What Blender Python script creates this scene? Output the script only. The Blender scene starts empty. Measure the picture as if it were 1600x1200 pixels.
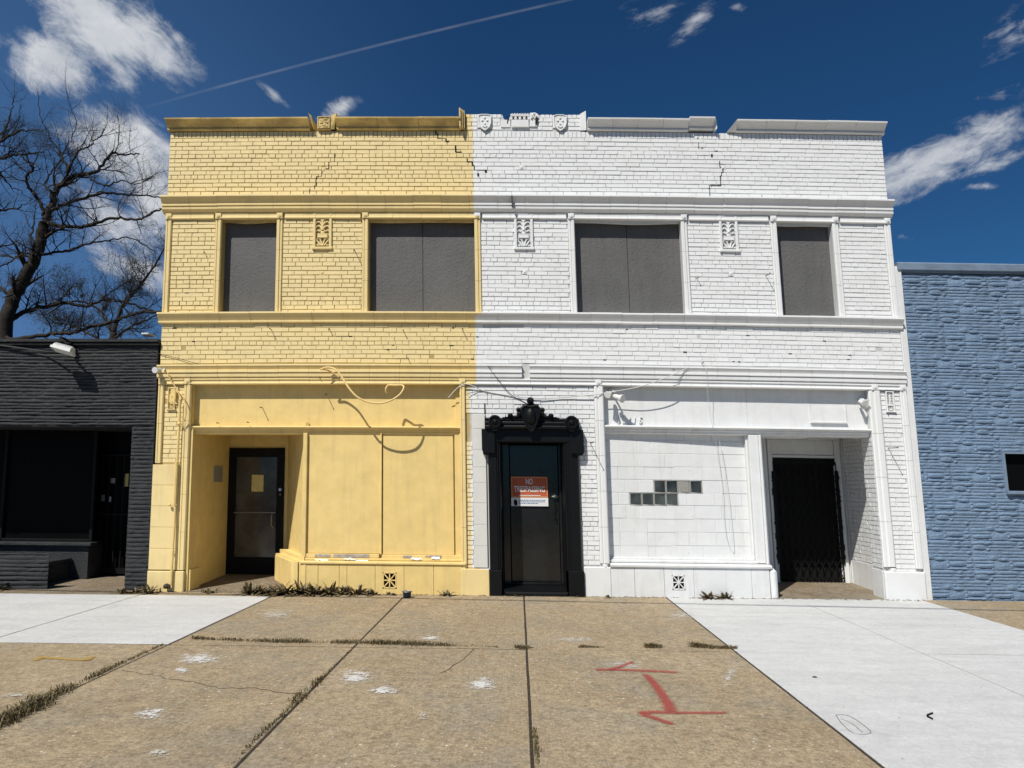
import bpy, math, random
import numpy as np
from mathutils import Vector, Matrix, noise as mnoise
random.seed(7)
C = bpy.context.scene.collection
# ---------------------------------------------------------------- camera
FPX, PITCH, YAW, ROLL, DIST, EYE = 1125.4361, .1342, -.0075, -.0059, 10.5096, 1.6
SH = -.0156
cy, sy = math.cos(YAW), math.sin(YAW); cp, sp = math.cos(PITCH), math.sin(PITCH)
Fv = np.array([sy*cp, cy*cp, sp]); Rv = np.array([cy, -sy, 0]); Uv = np.cross(Rv, Fv)
cr, sr = math.cos(ROLL), math.sin(ROLL)
M3 = np.array([cr*Rv+sr*Uv, -sr*Rv+cr*Uv, Fv])
cam_d = bpy.data.cameras.new('camera'); cam = bpy.data.objects.new('camera', cam_d); C.objects.link(cam)
cam_d.sensor_width = 36; cam_d.lens = FPX/1600*36; cam_d.clip_end = 3000; cam_d.clip_start = .05
mw = Matrix([[M3[0][i], M3[1][i], -M3[2][i], 0] for i in range(3)]+[[0, 0, 0, 1]])
mw.translation = Vector((0, -DIST, EYE)); cam.matrix_world = mw
bpy.context.scene.camera = cam
# sun travels along SUN
SUN = Vector((.66, 1, -1.5)).normalized()
def ray(px, py): return M3.T@np.array([(px-800)/FPX, (600-py)/FPX, 1.0])
def bow(x, z):
    x = min(max(x, -6.5), 7.2); k = min(max(z/3.3, 0), 1)
    return (.045*(1-((x-.3)/5.5)**2)-.015)*k
def W(x, y, z):
    xs = min(max(x, -30), 30)
    return (x+SH*min(max(z, -1), 12), y, z+SH*xs+bow(x, z))
def fac(px, py, Y=0):            # point of the facade plane y = Y seen at a pixel of the photograph
    d = ray(px, py); t = (Y+DIST)/d[1]; PX, PZ = t*d[0], EYE+t*d[2]; X, Z = PX, PZ
    for _ in range(15): X, Z = PX-SH*Z, PZ-SH*X-bow(X, Z)
    return X, Z
def gr(px, py, z0=0):            # point of the pavement
    d = ray(px, py); t = (z0-EYE)/(d[2]-SH*d[0]); return t*d[0], -DIST+t*d[1]
# ---------------------------------------------------------------- light
sc = bpy.context.scene
sc.view_settings.view_transform = 'Standard'; sc.view_settings.look = 'None'
sc.view_settings.exposure = 0.0; sc.cycles.diffuse_bounces = 2; sc.view_settings.gamma = 1
sund = bpy.data.lights.new('sun', 'SUN'); sund.energy = 4.6; sund.angle = math.radians(.5); sund.color = (1, .965, .90)
sun = bpy.data.objects.new('sun', sund); C.objects.link(sun)
sun.rotation_euler = SUN.to_track_quat('-Z', 'Y').to_euler(); sun.location = (-8, -20, 25)
EL = math.asin(-SUN.z); AZ = math.atan2(-SUN.x, -SUN.y)
wd = bpy.data.worlds.new('World'); sc.world = wd; wd.use_nodes = True
nt = wd.node_tree; nt.nodes.clear()

class NG:
    """small node builder"""
    def __init__(s, nt): s.nt = nt
    def n(s, t, **k):
        nd = s.nt.nodes.new(t)
        for a, v in k.items(): setattr(nd, a, v)
        return nd
    def set(s, sock, v):
        if v is None: return
        if hasattr(v, 'is_output') or isinstance(v, bpy.types.NodeSocket): s.nt.links.new(v, sock)
        elif isinstance(v, (tuple, list)) and sock.type == 'RGBA' and len(v) == 3: sock.default_value = (*v, 1)
        else: sock.default_value = v
    def m(s, op, a, b=None, c=None, clamp=False):
        nd = s.n('ShaderNodeMath', operation=op, use_clamp=clamp)
        s.set(nd.inputs[0], a); s.set(nd.inputs[1], b); s.set(nd.inputs[2], c); return nd.outputs[0]
    def v(s, op, a, b=None, scale=None):
        nd = s.n('ShaderNodeVectorMath', operation=op)
        s.set(nd.inputs[0], a); s.set(nd.inputs[1], b)
        if scale is not None: s.set(nd.inputs['Scale'], scale)
        return nd.outputs['Value'] if op in ('LENGTH', 'DOT_PRODUCT', 'DISTANCE') else nd.outputs[0]
    def xyz(s, a):
        nd = s.n('ShaderNodeSeparateXYZ'); s.set(nd.inputs[0], a); return nd.outputs
    def comb(s, x, y, z=0.0):
        nd = s.n('ShaderNodeCombineXYZ')
        for i, q in enumerate((x, y, z)): s.set(nd.inputs[i], q)
        return nd.outputs[0]
    def noise(s, vec, scale, detail=4, rough=.55, dist=0, col=False):
        nd = s.n('ShaderNodeTexNoise'); s.set(nd.inputs['Vector'], vec); nd.inputs['Scale'].default_value = scale
        nd.inputs['Detail'].default_value = detail; nd.inputs['Roughness'].default_value = rough; nd.inputs['Distortion'].default_value = dist
        return nd.outputs[1 if col else 0]
    def rng(s, x, a, b, c=0.0, d=1.0, smooth=False):
        nd = s.n('ShaderNodeMapRange'); nd.clamp = True
        if smooth: nd.interpolation_type = 'SMOOTHSTEP'
        for i, q in enumerate((x, a, b, c, d)): s.set(nd.inputs[i], q)
        return nd.outputs[0]
    def mix(s, f, a, b, mode='MIX'):
        nd = s.n('ShaderNodeMix', data_type='RGBA', blend_type=mode)
        s.set(nd.inputs['Factor'], f); s.set(nd.inputs[6], a); s.set(nd.inputs[7], b); return nd.outputs[2]
    def scale3(s, vec, sx, sy_, sz):
        return s.v('MULTIPLY', vec, (sx, sy_, sz))

g = NG(nt)
sky = g.n('ShaderNodeTexSky', sky_type='NISHITA'); sky.sun_disc = False
sky.sun_elevation = EL; sky.sun_rotation = AZ; sky.altitude = 800; sky.air_density = 1.0; sky.dust_density = .25; sky.ozone_density = 3.0
tc = g.n('ShaderNodeTexCoord')
D = g.xyz(tc.outputs['Generated'])
dy = g.m('MAXIMUM', D[1], .02)
uv = g.comb(g.m('DIVIDE', D[0], dy), g.m('DIVIDE', D[2], dy))
def duv(px, py):
    d = ray(px, py); return d[0]/d[1], d[2]/d[1]
wob = g.v('SUBTRACT', g.noise(uv, 3.5, 5, .6, col=True), (.5, .5, .5))
uvw = g.v('ADD', uv, g.v('SCALE', wob, scale=.07))
def ell(px, py, rx, ry, ang, k=1.0):
    u, v_ = duv(px, py); s = 1/FPX
    mp = g.n('ShaderNodeMapping', vector_type='TEXTURE')
    g.set(mp.inputs[0], uvw); mp.inputs['Location'].default_value = (u, v_, 0)
    mp.inputs['Rotation'].default_value = (0, 0, math.radians(ang)); mp.inputs['Scale'].default_value = (rx*s, ry*s, 1)
    ln = g.v('LENGTH', mp.outputs[0]); return g.m('MULTIPLY', g.rng(ln, 1.35, .15, 0, 1), k)
def fold(L):
    a = L[0]
    for q in L[1:]: a = g.m('MAXIMUM', a, q)
    return a
def rotuv(ang, sx, sy_):
    mp = g.n('ShaderNodeMapping'); g.set(mp.inputs[0], uv); mp.inputs['Rotation'].default_value = (0, 0, math.radians(ang))
    mp.inputs['Scale'].default_value = (1, 1, 1); return g.scale3(mp.outputs[0], sx, sy_, 1)
# streaked clouds, left group (streaks fall to the right) and right group (streaks rise to the right)
nL = g.m('ADD', g.m('MULTIPLY', g.noise(rotuv(38, 1, 2.0), 5.5, 9, .62, .35), .6), g.m('MULTIPLY', g.noise(rotuv(42, 1, 2.6), 15, 8, .7, .5), .4))
nR = g.m('ADD', g.m('MULTIPLY', g.noise(rotuv(-30, 1, 2.3), 6.0, 9, .65, .3), .6), g.m('MULTIPLY', g.noise(rotuv(-24, 1, 2.8), 16, 8, .7, .5), .4))
mL = fold([ell(150, 30, 172, 82, -38), ell(215, 60, 120, 60, -45), ell(85, 88, 95, 62, -30), ell(205, 240, 125, 70, -35, 1.05), ell(240, 300, 110, 70, -50, .95),
           ell(185, 350, 130, 50, -25, .82), ell(215, 420, 100, 35, -20, .7), ell(95, 205, 50, 25, -30, .6), ell(268, 60, 30, 20, -30, .6), ell(428, 140, 48, 12, -40, .62), ell(535, 165, 45, 22, 20, .66), ell(515, 180, 45, 20, 10, .5), ell(-5, 60, 25, 60, 80, .5)])
mR = fold([ell(1470, 250, 165, 42, 25, 1.1), ell(1410, 275, 90, 42, 20, .95), ell(1540, 205, 80, 26, 20, .85), ell(1090, 25, 62, 24, 48, .62), ell(1020, 20, 60, 34, 10, .58), ell(1575, 55, 80, 40, 30, .50), ell(1158, 8, 22, 14, 0, .55), ell(1545, 265, 70, 18, 25, .62), ell(1540, 298, 36, 10, 12, .62), ell(1408, 365, 30, 10, 0, .55), ell(1560, 150, 60, 18, 30, .36)])
def dens(mk, nz): return g.rng(g.m('ADD', g.m('MULTIPLY', mk, 1.2), g.m('MULTIPLY', g.m('SUBTRACT', nz, .5), 3.3)), .30, 1.20, 0, 1, True)
cl = g.m('MAXIMUM', g.m('MULTIPLY', dens(mL, nL), g.rng(mL, 0, .25)), g.m('MULTIPLY', g.m('MULTIPLY', dens(mR, nR), .9), g.rng(mR, 0, .25)))
# contrail
(u0, v0), (u1, v1) = duv(215, 166), duv(880, -3)
L_ = math.hypot(u1-u0, v1-v0)
mp = g.n('ShaderNodeMapping', vector_type='TEXTURE'); g.set(mp.inputs[0], uv); mp.inputs['Location'].default_value = (u0, v0, 0)
mp.inputs['Rotation'].default_value = (0, 0, math.atan2(v1-v0, u1-u0)); mp.inputs['Scale'].default_value = (L_, L_, 1)
tx = g.xyz(mp.outputs[0]); trn = g.noise(uv, 30, 3)
trail = g.m('MULTIPLY', g.rng(g.m('ABSOLUTE', g.m('ADD', tx[1], g.m('MULTIPLY', g.m('SUBTRACT', tx[0], .5), g.m('MULTIPLY', g.m('SUBTRACT', tx[0], .5), .03)))), .0052, .0008, 0, .13, True), g.rng(tx[0], -.02, .25))
trail = g.m('MULTIPLY', trail, g.m('MULTIPLY', g.rng(tx[0], 1.15, .9), g.rng(trn, .25, .6, .55, 1)))
front = g.rng(D[1], .05, .2)
cl = g.m('MULTIPLY', g.m('MAXIMUM', cl, trail), front)
# far clouds over the rest of the sky
hi = g.m('MULTIPLY', g.rng(g.noise(tc.outputs['Generated'], 2.3, 7, .6), .56, .72, 0, .8, True), g.rng(D[1], .05, -.2))
cl = g.m('MAXIMUM', cl, hi)
SKYT = g.mix(1.0, sky.outputs[0], (.28, .70, 1.04), 'MULTIPLY')
ccol = g.mix(g.rng(g.noise(rotuv(20, 1, 1.6), 9, 5), .3, .7), (9.5, 10.2, 11.4), (14.5, 14.8, 15.2))
SKYT = g.mix(g.m('MULTIPLY', g.rng(D[0], .0, -.6, 0, 1, True), g.rng(D[2], .66, .12, .16, .85)), SKYT, (1.7, 3.7, 7.8))
skyc = g.mix(cl, SKYT, ccol)
bg = g.n('ShaderNodeBackground'); g.set(bg.inputs[0], skyc); bg.inputs[1].default_value = .05
out = g.n('ShaderNodeOutputWorld'); nt.links.new(bg.outputs[0], out.inputs[0])

# ---------------------------------------------------------------- materials
def new_mat(name):
    m = bpy.data.materials.new(name); m.use_nodes = True; m.node_tree.nodes.clear()
    g = NG(m.node_tree); b = g.n('ShaderNodeBsdfPrincipled'); o = g.n('ShaderNodeOutputMaterial')
    m.node_tree.links.new(b.outputs[0], o.inputs[0]); return m, g, b, o
def bump(g, b, h, dist, strength=1.0):
    nd = g.n('ShaderNodeBump'); nd.inputs['Distance'].default_value = dist; nd.inputs['Strength'].default_value = strength
    g.set(nd.inputs['Height'], h); g.set(b.inputs['Normal'], nd.outputs[0])
def pos(g): return g.n('ShaderNodeNewGeometry').outputs['Position']
def simple(name, col, rough=.7, var=.12, scale=12, bd=.002, bscale=60, spec=.3, metal=0, dark=None):
    m, g, b, o = new_mat(name); P = pos(g)
    f = g.noise(P, scale, 5)
    lo = tuple(c*(1-var) for c in col); hi_ = tuple(min(1, c*(1+var)) for c in col)
    c = g.mix(g.rng(f, .3, .7), lo, hi_)
    if dark: c = g.mix(g.rng(g.noise(P, dark[1], 3), dark[2], dark[2]+.03), c, dark[0])
    g.set(b.inputs['Base Color'], c); b.inputs['Roughness'].default_value = rough
    b.inputs['Specular IOR Level'].default_value = spec; b.inputs['Metallic'].default_value = metal
    if bd: bump(g, b, g.noise(P, bscale, 4), bd)
    return m
YEL = (.84, .625, .245); WHT = (.77, .775, .76)
def paint(name, chips=.0, mult=1.0, rough=.55, bscale=70, bd=.003, stain=0.0, only=None, pale=.0):
    """weathered masonry paint, yellow left of the party line and white right of it"""
    m, g, b, o = new_mat(name); P = pos(g); X = g.xyz(P)
    z = X[2]; x = g.m('ADD', X[0], g.m('MULTIPLY', z, -SH))
    if only is None:
        a = g.m('MULTIPLY', g.m('MULTIPLY', g.rng(z, 4.03, 4.06), g.rng(z, 5.60, 5.57)), .10)
        bb = g.m('MULTIPLY', g.rng(z, 3.05, 2.95), -.10)
        cc = g.m('MULTIPLY', g.rng(z, .38, .36), .26)
        fz = g.m('MULTIPLY', g.m('SUBTRACT', g.noise(P, 9, 5, .7), .5), g.rng(z, 3.0, 2.9, .05, .11))
        xb = g.m('ADD', g.m('ADD', g.m('ADD', a, bb), cc), g.m('ADD', fz, -.555))
        k = g.rng(g.m('SUBTRACT', x, xb), -.022, .02, 0, 1, True)
    else: k = 1.0 if only == 'white' else 0.0
    mott = g.noise(P, 5, 6, .6)
    yel = g.mix(g.rng(mott, .3, .7), tuple(c*.90*mult for c in YEL), tuple(min(1, c*1.05)*mult for c in YEL))
    wht = g.mix(g.rng(mott, .3, .7), tuple(c*.94*mult**.55 for c in WHT), tuple(c*1.03*mult**.55 for c in WHT))
    c = g.mix(k, yel, wht)
    if pale:
        c = g.mix(g.m('MULTIPLY', pale, g.m('SUBTRACT', 1.0, k)), c, (.92, .755, .40)); c = g.mix(g.m('MULTIPLY', k, pale), c, (.90, .90, .885))
        ri = g.n('ShaderNodeNewGeometry').outputs['Random Per Island']
        c = g.mix(g.rng(ri, 0, 1, 0, .09), c, (.40, .37, .30))
    # vertical dirt streaks
    st = g.noise(g.scale3(P, 9, 9, .8), 1, 6, .65)
    c = g.mix(g.m('MULTIPLY', g.rng(st, .52, .8, 0, .28+stain*.4), 1.0 if k == 1.0 or k == 0.0 else g.m('SUBTRACT', 1.0, g.m('MULTIPLY', k, .45))), c, (.34, .27, .17), 'MULTIPLY' if False else 'MIX')
    if chips:
        ch = g.noise(g.scale3(P, 1, 1, 1.7), 26, 3, .55, .4)
        area = g.rng(g.noise(P, 1.3, 3), .38, .66, 0, .05)
        f = g.rng(g.m('ADD', ch, area), .79-chips*.05, .80-chips*.05)
        c = g.mix(f, c, (.10, .075, .05))
    if stain:
        s1 = g.m('MULTIPLY', g.rng(g.noise(g.scale3(P, 2.2, 2, 5), 1, 5, .6), .40, .60), g.m('SUBTRACT', 1.0, g.m('MULTIPLY', k, .85)))
        c = g.mix(g.m('MULTIPLY', s1, stain), c, (.13, .10, .055))
    g.set(b.inputs['Base Color'], c); b.inputs['Roughness'].default_value = rough; b.inputs['Specular IOR Level'].default_value = .3
    h = g.m('ADD', g.m('MULTIPLY', g.noise(P, bscale, 5, .6), .6), g.m('MULTIPLY', g.noise(P, 14, 3), .6))
    bump(g, b, h, bd); return m
MAT = {}
MAT['brick'] = paint('painted_brick', chips=1.0, pale=.75, bd=.005, bscale=55)
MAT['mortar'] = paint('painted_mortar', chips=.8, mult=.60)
MAT['terra'] = paint('painted_terracotta', chips=.25, bd=.0015, pale=.45)
MAT['coping'] = paint('weathered_coping', chips=.6, bd=.002, stain=.5)
MAT['white'] = paint('white_masonry_paint', chips=.15, only='white', bscale=40, bd=.004)
MAT['yellow'] = paint('yellow_masonry_paint', chips=.2, only='yellow', bscale=50, bd=.003)
MAT['ywood'] = paint('yellow_painted_plywood', chips=.15, only='yellow', bscale=30, bd=.002)
MAT['panelwhite'] = simple('dull_white_panel_paint', (.70, .69, .64), .6, .04, 4)
MAT['bare'] = simple('bare_weathered_wood', (.42, .37, .31), .85, .3, 20)
MAT['flake'] = simple('peeling_white_primer', (.80, .79, .76), .7, .05)
def board_mat():
    m, g, b, o = new_mat('grey_painted_board'); P = pos(g)
    n1 = g.noise(P, 28, 5, .7); n2 = g.noise(P, 2.2, 4)
    c = g.mix(g.rng(n2, .3, .7), (.108, .105, .102), (.132, .128, .124))
    c = g.mix(g.rng(g.noise(g.scale3(P, 6, 6, .7), 2, 6, .7), .48, .7, 0, .4), c, (.075, .073, .070)); c = g.mix(g.rng(n1, .60, .68, 0, .6), c, (.055, .053, .05))
    c = g.mix(g.rng(g.noise(P, 55, 2), .69, .71), c, (.03, .03, .03))
    g.set(b.inputs['Base Color'], c); b.inputs['Roughness'].default_value = .7
    bump(g, b, n1, .012); return m
MAT['board'] = board_mat()
MAT['black'] = simple('glossy_black_paint', (.0045, .005, .0055), .42, .2, 6, .002, 50, spec=.25)
MAT['iron'] = simple('black_iron', (.007, .007, .007), .55, .2, 20, .001, 80, spec=.15)
MAT['crack'] = simple('open_crack', (.015, .012, .01), .95, .2, 20, 0)
MAT['void'] = simple('dark_interior', (.006, .006, .006), .9, .2, 5, 0)
MAT['nail'] = simple('rusty_nail', (.07, .05, .035), .8, .3, 60, .001)
MAT['lampwhite'] = simple('white_lamp_housing', (.74, .74, .71), .4, .08, 10, .001)
MAT['chrome'] = simple('worn_chrome', (.55, .55, .55), .3, .1, 10, 0, metal=1)
MAT['alu'] = simple('dull_aluminium', (.30, .30, .30), .45, .1, 10, 0, metal=.8)
MAT['paper'] = simple('sunfaded_yellow_paper', (.75, .62, .25), .8, .1, 30, 0, dark=((.30, .24, .1), 60, .62))
MAT['graypaper'] = simple('plain_grey_plate', (.30, .29, .26), .7, .1, 30, 0)
MAT['soil'] = simple('dark_soil', (.045, .036, .026), .95, .4, 30, .01, 60)
def wallmat(name, col, sc_=30, bd=.012, rough=.75, var=.2):
    m, g, b, o = new_mat(name); P = pos(g)
    n1 = g.noise(g.scale3(P, 1, 1, 2.2), sc_, 6, .65); n2 = g.noise(P, 2.5, 5)
    lo = tuple(c*(1-var) for c in col); hi_ = tuple(c*(1+var) for c in col)
    c = g.mix(g.rng(g.m('ADD', g.m('MULTIPLY', n1, .5), g.m('MULTIPLY', n2, .5)), .38, .62), lo, hi_)
    g.set(b.inputs['Base Color'], c); b.inputs['Roughness'].default_value = rough; b.inputs['Specular IOR Level'].default_value = .25
    bump(g, b, n1, bd); return m
MAT['blackwall'] = wallmat('charcoal_painted_stone', (.036, .038, .040), 22, .014, .6, .3)
MAT['blue'] = wallmat('blue_painted_stone', (.185, .268, .375), 26, .014, .7, .14)
MAT['bluecap'] = wallmat('blue_grey_coping', (.19, .25, .33), 10, .003, .6, .15)
def glass_dark(name, col=(.01, .012, .012), rough=.08, var=None):
    m, g, b, o = new_mat(name); P = pos(g)
    c = g.mix(g.rng(g.noise(P, 3, 4), .35, .7), col, var or tuple(q*2.4 for q in col))
    g.set(b.inputs['Base Color'], c); b.inputs['Roughness'].default_value = rough
    bump(g, b, g.noise(P, 6, 2), .002); return m
MAT['glass'] = glass_dark('dirty_door_glass', (.045, .043, .038), .12)
MAT['blackglass'] = simple('dark_window_glass', (.004, .004, .004), .35, .1, 3, 0, spec=.06)
MAT['doorblack'] = glass_dark('black_door_panel', (.010, .0105, .011), .16, (.018, .0185, .019))
MAT['gblock'] = glass_dark('sooty_glass_block', (.02, .024, .026), .15, (.11, .125, .12))
def concrete(name, base, lo, hi_, specks=.0, speckcol=(.75, .74, .70), brush=0.0, new=False):
    m, g, b, o = new_mat(name); P = pos(g)
    big = g.noise(P, .7, 5, .6); mid = g.noise(P, 6, 5, .65); fine = g.noise(P, 90, 4, .7)
    c = g.mix(g.rng(big, .3, .7), lo, hi_)
    c = g.mix(g.rng(mid, .35, .75, 0, .5), c, base)
    c = g.mix(g.rng(fine, .42, .62, 0, .55 if not new else .16), c, tuple(q*.50 for q in base))
    fl = g.noise(P, 55, 4, .8); c = g.mix(g.rng(fl, .56, .66, 0, .45 if not new else .2), c, tuple(min(1, q*1.5) for q in base))
    if specks:
        vo = g.n('ShaderNodeTexVoronoi'); g.set(vo.inputs['Vector'], P); vo.inputs['Scale'].default_value = 16; vo.inputs['Randomness'].default_value = 1
        area = g.rng(g.noise(P, .9, 4, .6), .36, .66, .02, .15)
        wob_ = g.m('MULTIPLY', g.m('SUBTRACT', g.noise(P, 60, 3), .5), .25)
        f = g.rng(g.m('ADD', vo.outputs['Distance'], wob_), g.m('ADD', area, .03), g.m('SUBTRACT', area, .03), 0, 1)
        c = g.mix(g.m('MULTIPLY', f, specks), c, speckcol)
        # white smears
        sm = g.noise(g.scale3(P, 1.0, 2.2, 1), 7, 7, .72, .3); ar2 = g.rng(g.noise(P, .55, 3), .52, .70, 0, .12)
        c = g.mix(g.m('MULTIPLY', g.rng(g.m('ADD', sm, ar2), .78, .83), .75*specks), c, speckcol)
    if new:
        c = g.mix(g.rng(g.noise(g.scale3(P, .6, 3.5, 1), 1.6, 6, .7), .42, .70, 0, .5), c, tuple(q*.74 for q in base))
        c = g.mix(g.rng(g.noise(P, 22, 5, .75), .52, .68, 0, .35), c, tuple(q*.80 for q in base))
    else:
        c = g.mix(g.rng(g.noise(P, 1.1, 7, .75, .6), .47, .64, 0, .65), c, (.285, .255, .20))
        c = g.mix(g.rng(g.noise(P, 18, 5, .75), .50, .66, 0, .35), c, tuple(q*.62 for q in base))
        c = g.mix(g.rng(g.noise(g.scale3(P, 1, .5, 1), 3.2, 6, .7), .58, .72, 0, .4), c, tuple(min(1, q*1.3) for q in base))
    gr_ = g.rng(g.noise(P, 30, 3, .8), .36, .64, -1, 1); gr2 = g.rng(g.noise(P, 11, 4, .75), .36, .64, -1, 1)
    mod = g.m('ADD', 1.0, g.m('ADD', g.m('MULTIPLY', gr_, .24 if not new else .065), g.m('MULTIPLY', gr2, .15 if not new else .055)))
    c = g.mix(1.0, c, g.comb(mod, mod, mod), 'MULTIPLY')
    # stains and small dark grit
    c = g.mix(g.rng(g.noise(P, 1.9, 6, .7), .60, .80, 0, .55), c, tuple(q*.55 for q in base))
    gv = g.n('ShaderNodeTexVoronoi'); g.set(gv.inputs['Vector'], P); gv.inputs['Scale'].default_value = 7
    c = g.mix(g.rng(gv.outputs['Distance'], .055, .035, 0, .8), c, (.06, .05, .04))
    g.set(b.inputs['Base Color'], c); b.inputs['Roughness'].default_value = .9; b.inputs['Specular IOR Level'].default_value = .15
    bn = g.noise(g.scale3(P, 60, 3, 1), 1, 3)
    h = g.m('ADD', g.m('MULTIPLY', fine, .8), g.m('ADD', g.m('MULTIPLY', mid, .8), g.m('MULTIPLY', bn, brush)))
    bump(g, b, h, .006 if not new else .003); return m
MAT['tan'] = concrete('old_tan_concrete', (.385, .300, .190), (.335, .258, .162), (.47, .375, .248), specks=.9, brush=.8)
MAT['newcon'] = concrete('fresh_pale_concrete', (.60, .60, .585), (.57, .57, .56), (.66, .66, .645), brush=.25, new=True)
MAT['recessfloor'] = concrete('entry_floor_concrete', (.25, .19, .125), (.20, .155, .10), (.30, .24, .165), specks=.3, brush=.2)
MAT['asphalt'] = simple('asphalt', (.055, .054, .052), .9, .25, 3, .008, 90)
MAT['bark'] = simple('dark_bark', (.030, .024, .019), .9, .4, 8, .02, 25)
MAT['twig'] = simple('twig_bark', (.062, .052, .043), .9, .3, 8, 0)
MAT['bud'] = simple('spring_buds', (.12, .105, .065), .8, .4, 6, 0)
def leafmat(name, a, b_):
    m, g, b, o = new_mat(name); P = pos(g)
    g.set(b.inputs['Base Color'], g.mix(g.rng(g.noise(P, 40, 3), .35, .65), a, b_)); b.inputs['Roughness'].default_value = .55; return m
MAT['weed'] = leafmat('coarse_weed_leaf', (.060, .046, .020), (.20, .15, .075))
MAT['grass'] = leafmat('dry_grass', (.095, .075, .032), (.26, .20, .10))
MAT['cable_y'] = simple('yellow_painted_cable', (.80, .58, .24), .5, .05, 10, 0)
MAT['cable_b'] = simple('grey_black_cable', (.05, .05, .05), .6, .05, 10, 0)
MAT['cable_w'] = simple('white_painted_cable', (.62, .62, .60), .6, .05, 10, 0)
MAT['sred'] = simple('faded_sign_red', (.52, .12, .05), .5, .1, 10, 0)
MAT['sdark'] = simple('sign_dark_field', (.42, .11, .05), .5, .1, 10, 0)
MAT['scream'] = simple('sign_cream_border', (.80, .50, .22), .5, .05, 10, 0)
MAT['swhite'] = simple('sign_white', (.82, .82, .80), .4, .02, 10, 0)
MAT['sblue'] = simple('sign_blue_ink', (.08, .14, .36), .5, .05, 10, 0)
MAT['canblue'] = simple('dark_blue_plastic', (.02, .035, .06), .3, .1, 10, 0)
def spray(name, col, cut=.5, edge=.05):
    """sprayed paint: thins out towards the edge of the stroke (UV.y = 0 centre, 1 edge)"""
    m, g, b, o = new_mat(name); P = pos(g); uvn = g.n('ShaderNodeUVMap'); uvn.uv_map = 'UVMap'
    u = g.xyz(uvn.outputs[0]); n1 = g.noise(P, 120, 4, .8); n2 = g.noise(P, 14, 4)
    d = g.m('ADD', u[1], g.m('MULTIPLY', g.m('SUBTRACT', n2, .5), .35))
    a = g.m('MULTIPLY', g.rng(d, 1.0, edge, 0, 1, True), g.rng(n1, .32, .58, .35, 1))
    g.set(b.inputs['Base Color'], col); b.inputs['Roughness'].default_value = .7
    tr = g.n('ShaderNodeBsdfTransparent'); mx = g.n('ShaderNodeMixShader')
    g.set(mx.inputs[0], g.m('MULTIPLY', a, .85)); g.nt.links.new(tr.outputs[0], mx.inputs[1]); g.nt.links.new(b.outputs[0], mx.inputs[2])
    g.nt.links.new(mx.outputs[0], o.inputs[0]); return m
MAT['redspray'] = spray('red_spray_paint', (.42, .05, .04))
MAT['yelspray'] = spray('yellow_spray_paint', (.52, .34, .07))
def splat(name, col, thr):
    m, g, b, o = new_mat(name); P = pos(g); uvn = g.n('ShaderNodeUVMap'); uvn.uv_map = 'UVMap'
    u = g.xyz(uvn.outputs[0]); n1 = g.noise(g.scale3(P, 1, 1.6, 1), 16, 7, .75, .5)
    a = g.rng(g.m('SUBTRACT', g.m('ADD', g.m('MULTIPLY', n1, .62), g.m('MULTIPLY', g.noise(P, 75, 4, .7), .38)), g.m('MULTIPLY', u[1], .17)), thr, thr+.03)
    g.set(b.inputs['Base Color'], col); b.inputs['Roughness'].default_value = .6
    tr = g.n('ShaderNodeBsdfTransparent'); mx = g.n('ShaderNodeMixShader')
    g.set(mx.inputs[0], g.m('MULTIPLY', a, .88)); g.nt.links.new(tr.outputs[0], mx.inputs[1]); g.nt.links.new(b.outputs[0], mx.inputs[2])
    g.nt.links.new(mx.outputs[0], o.inputs[0]); return m
MAT['splat'] = splat('spilled_white_paint', (.74, .73, .70), .415)
MAT['smear'] = splat('thin_white_smear', (.62, .59, .52), .455)
MAT['scuffline'] = simple('saw_cut_dirt', (.20, .19, .17), .9, .2, 20, 0)
MAT['scuff'] = splat('dark_tyre_scuff', (.40, .40, .385), .42)

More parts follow.
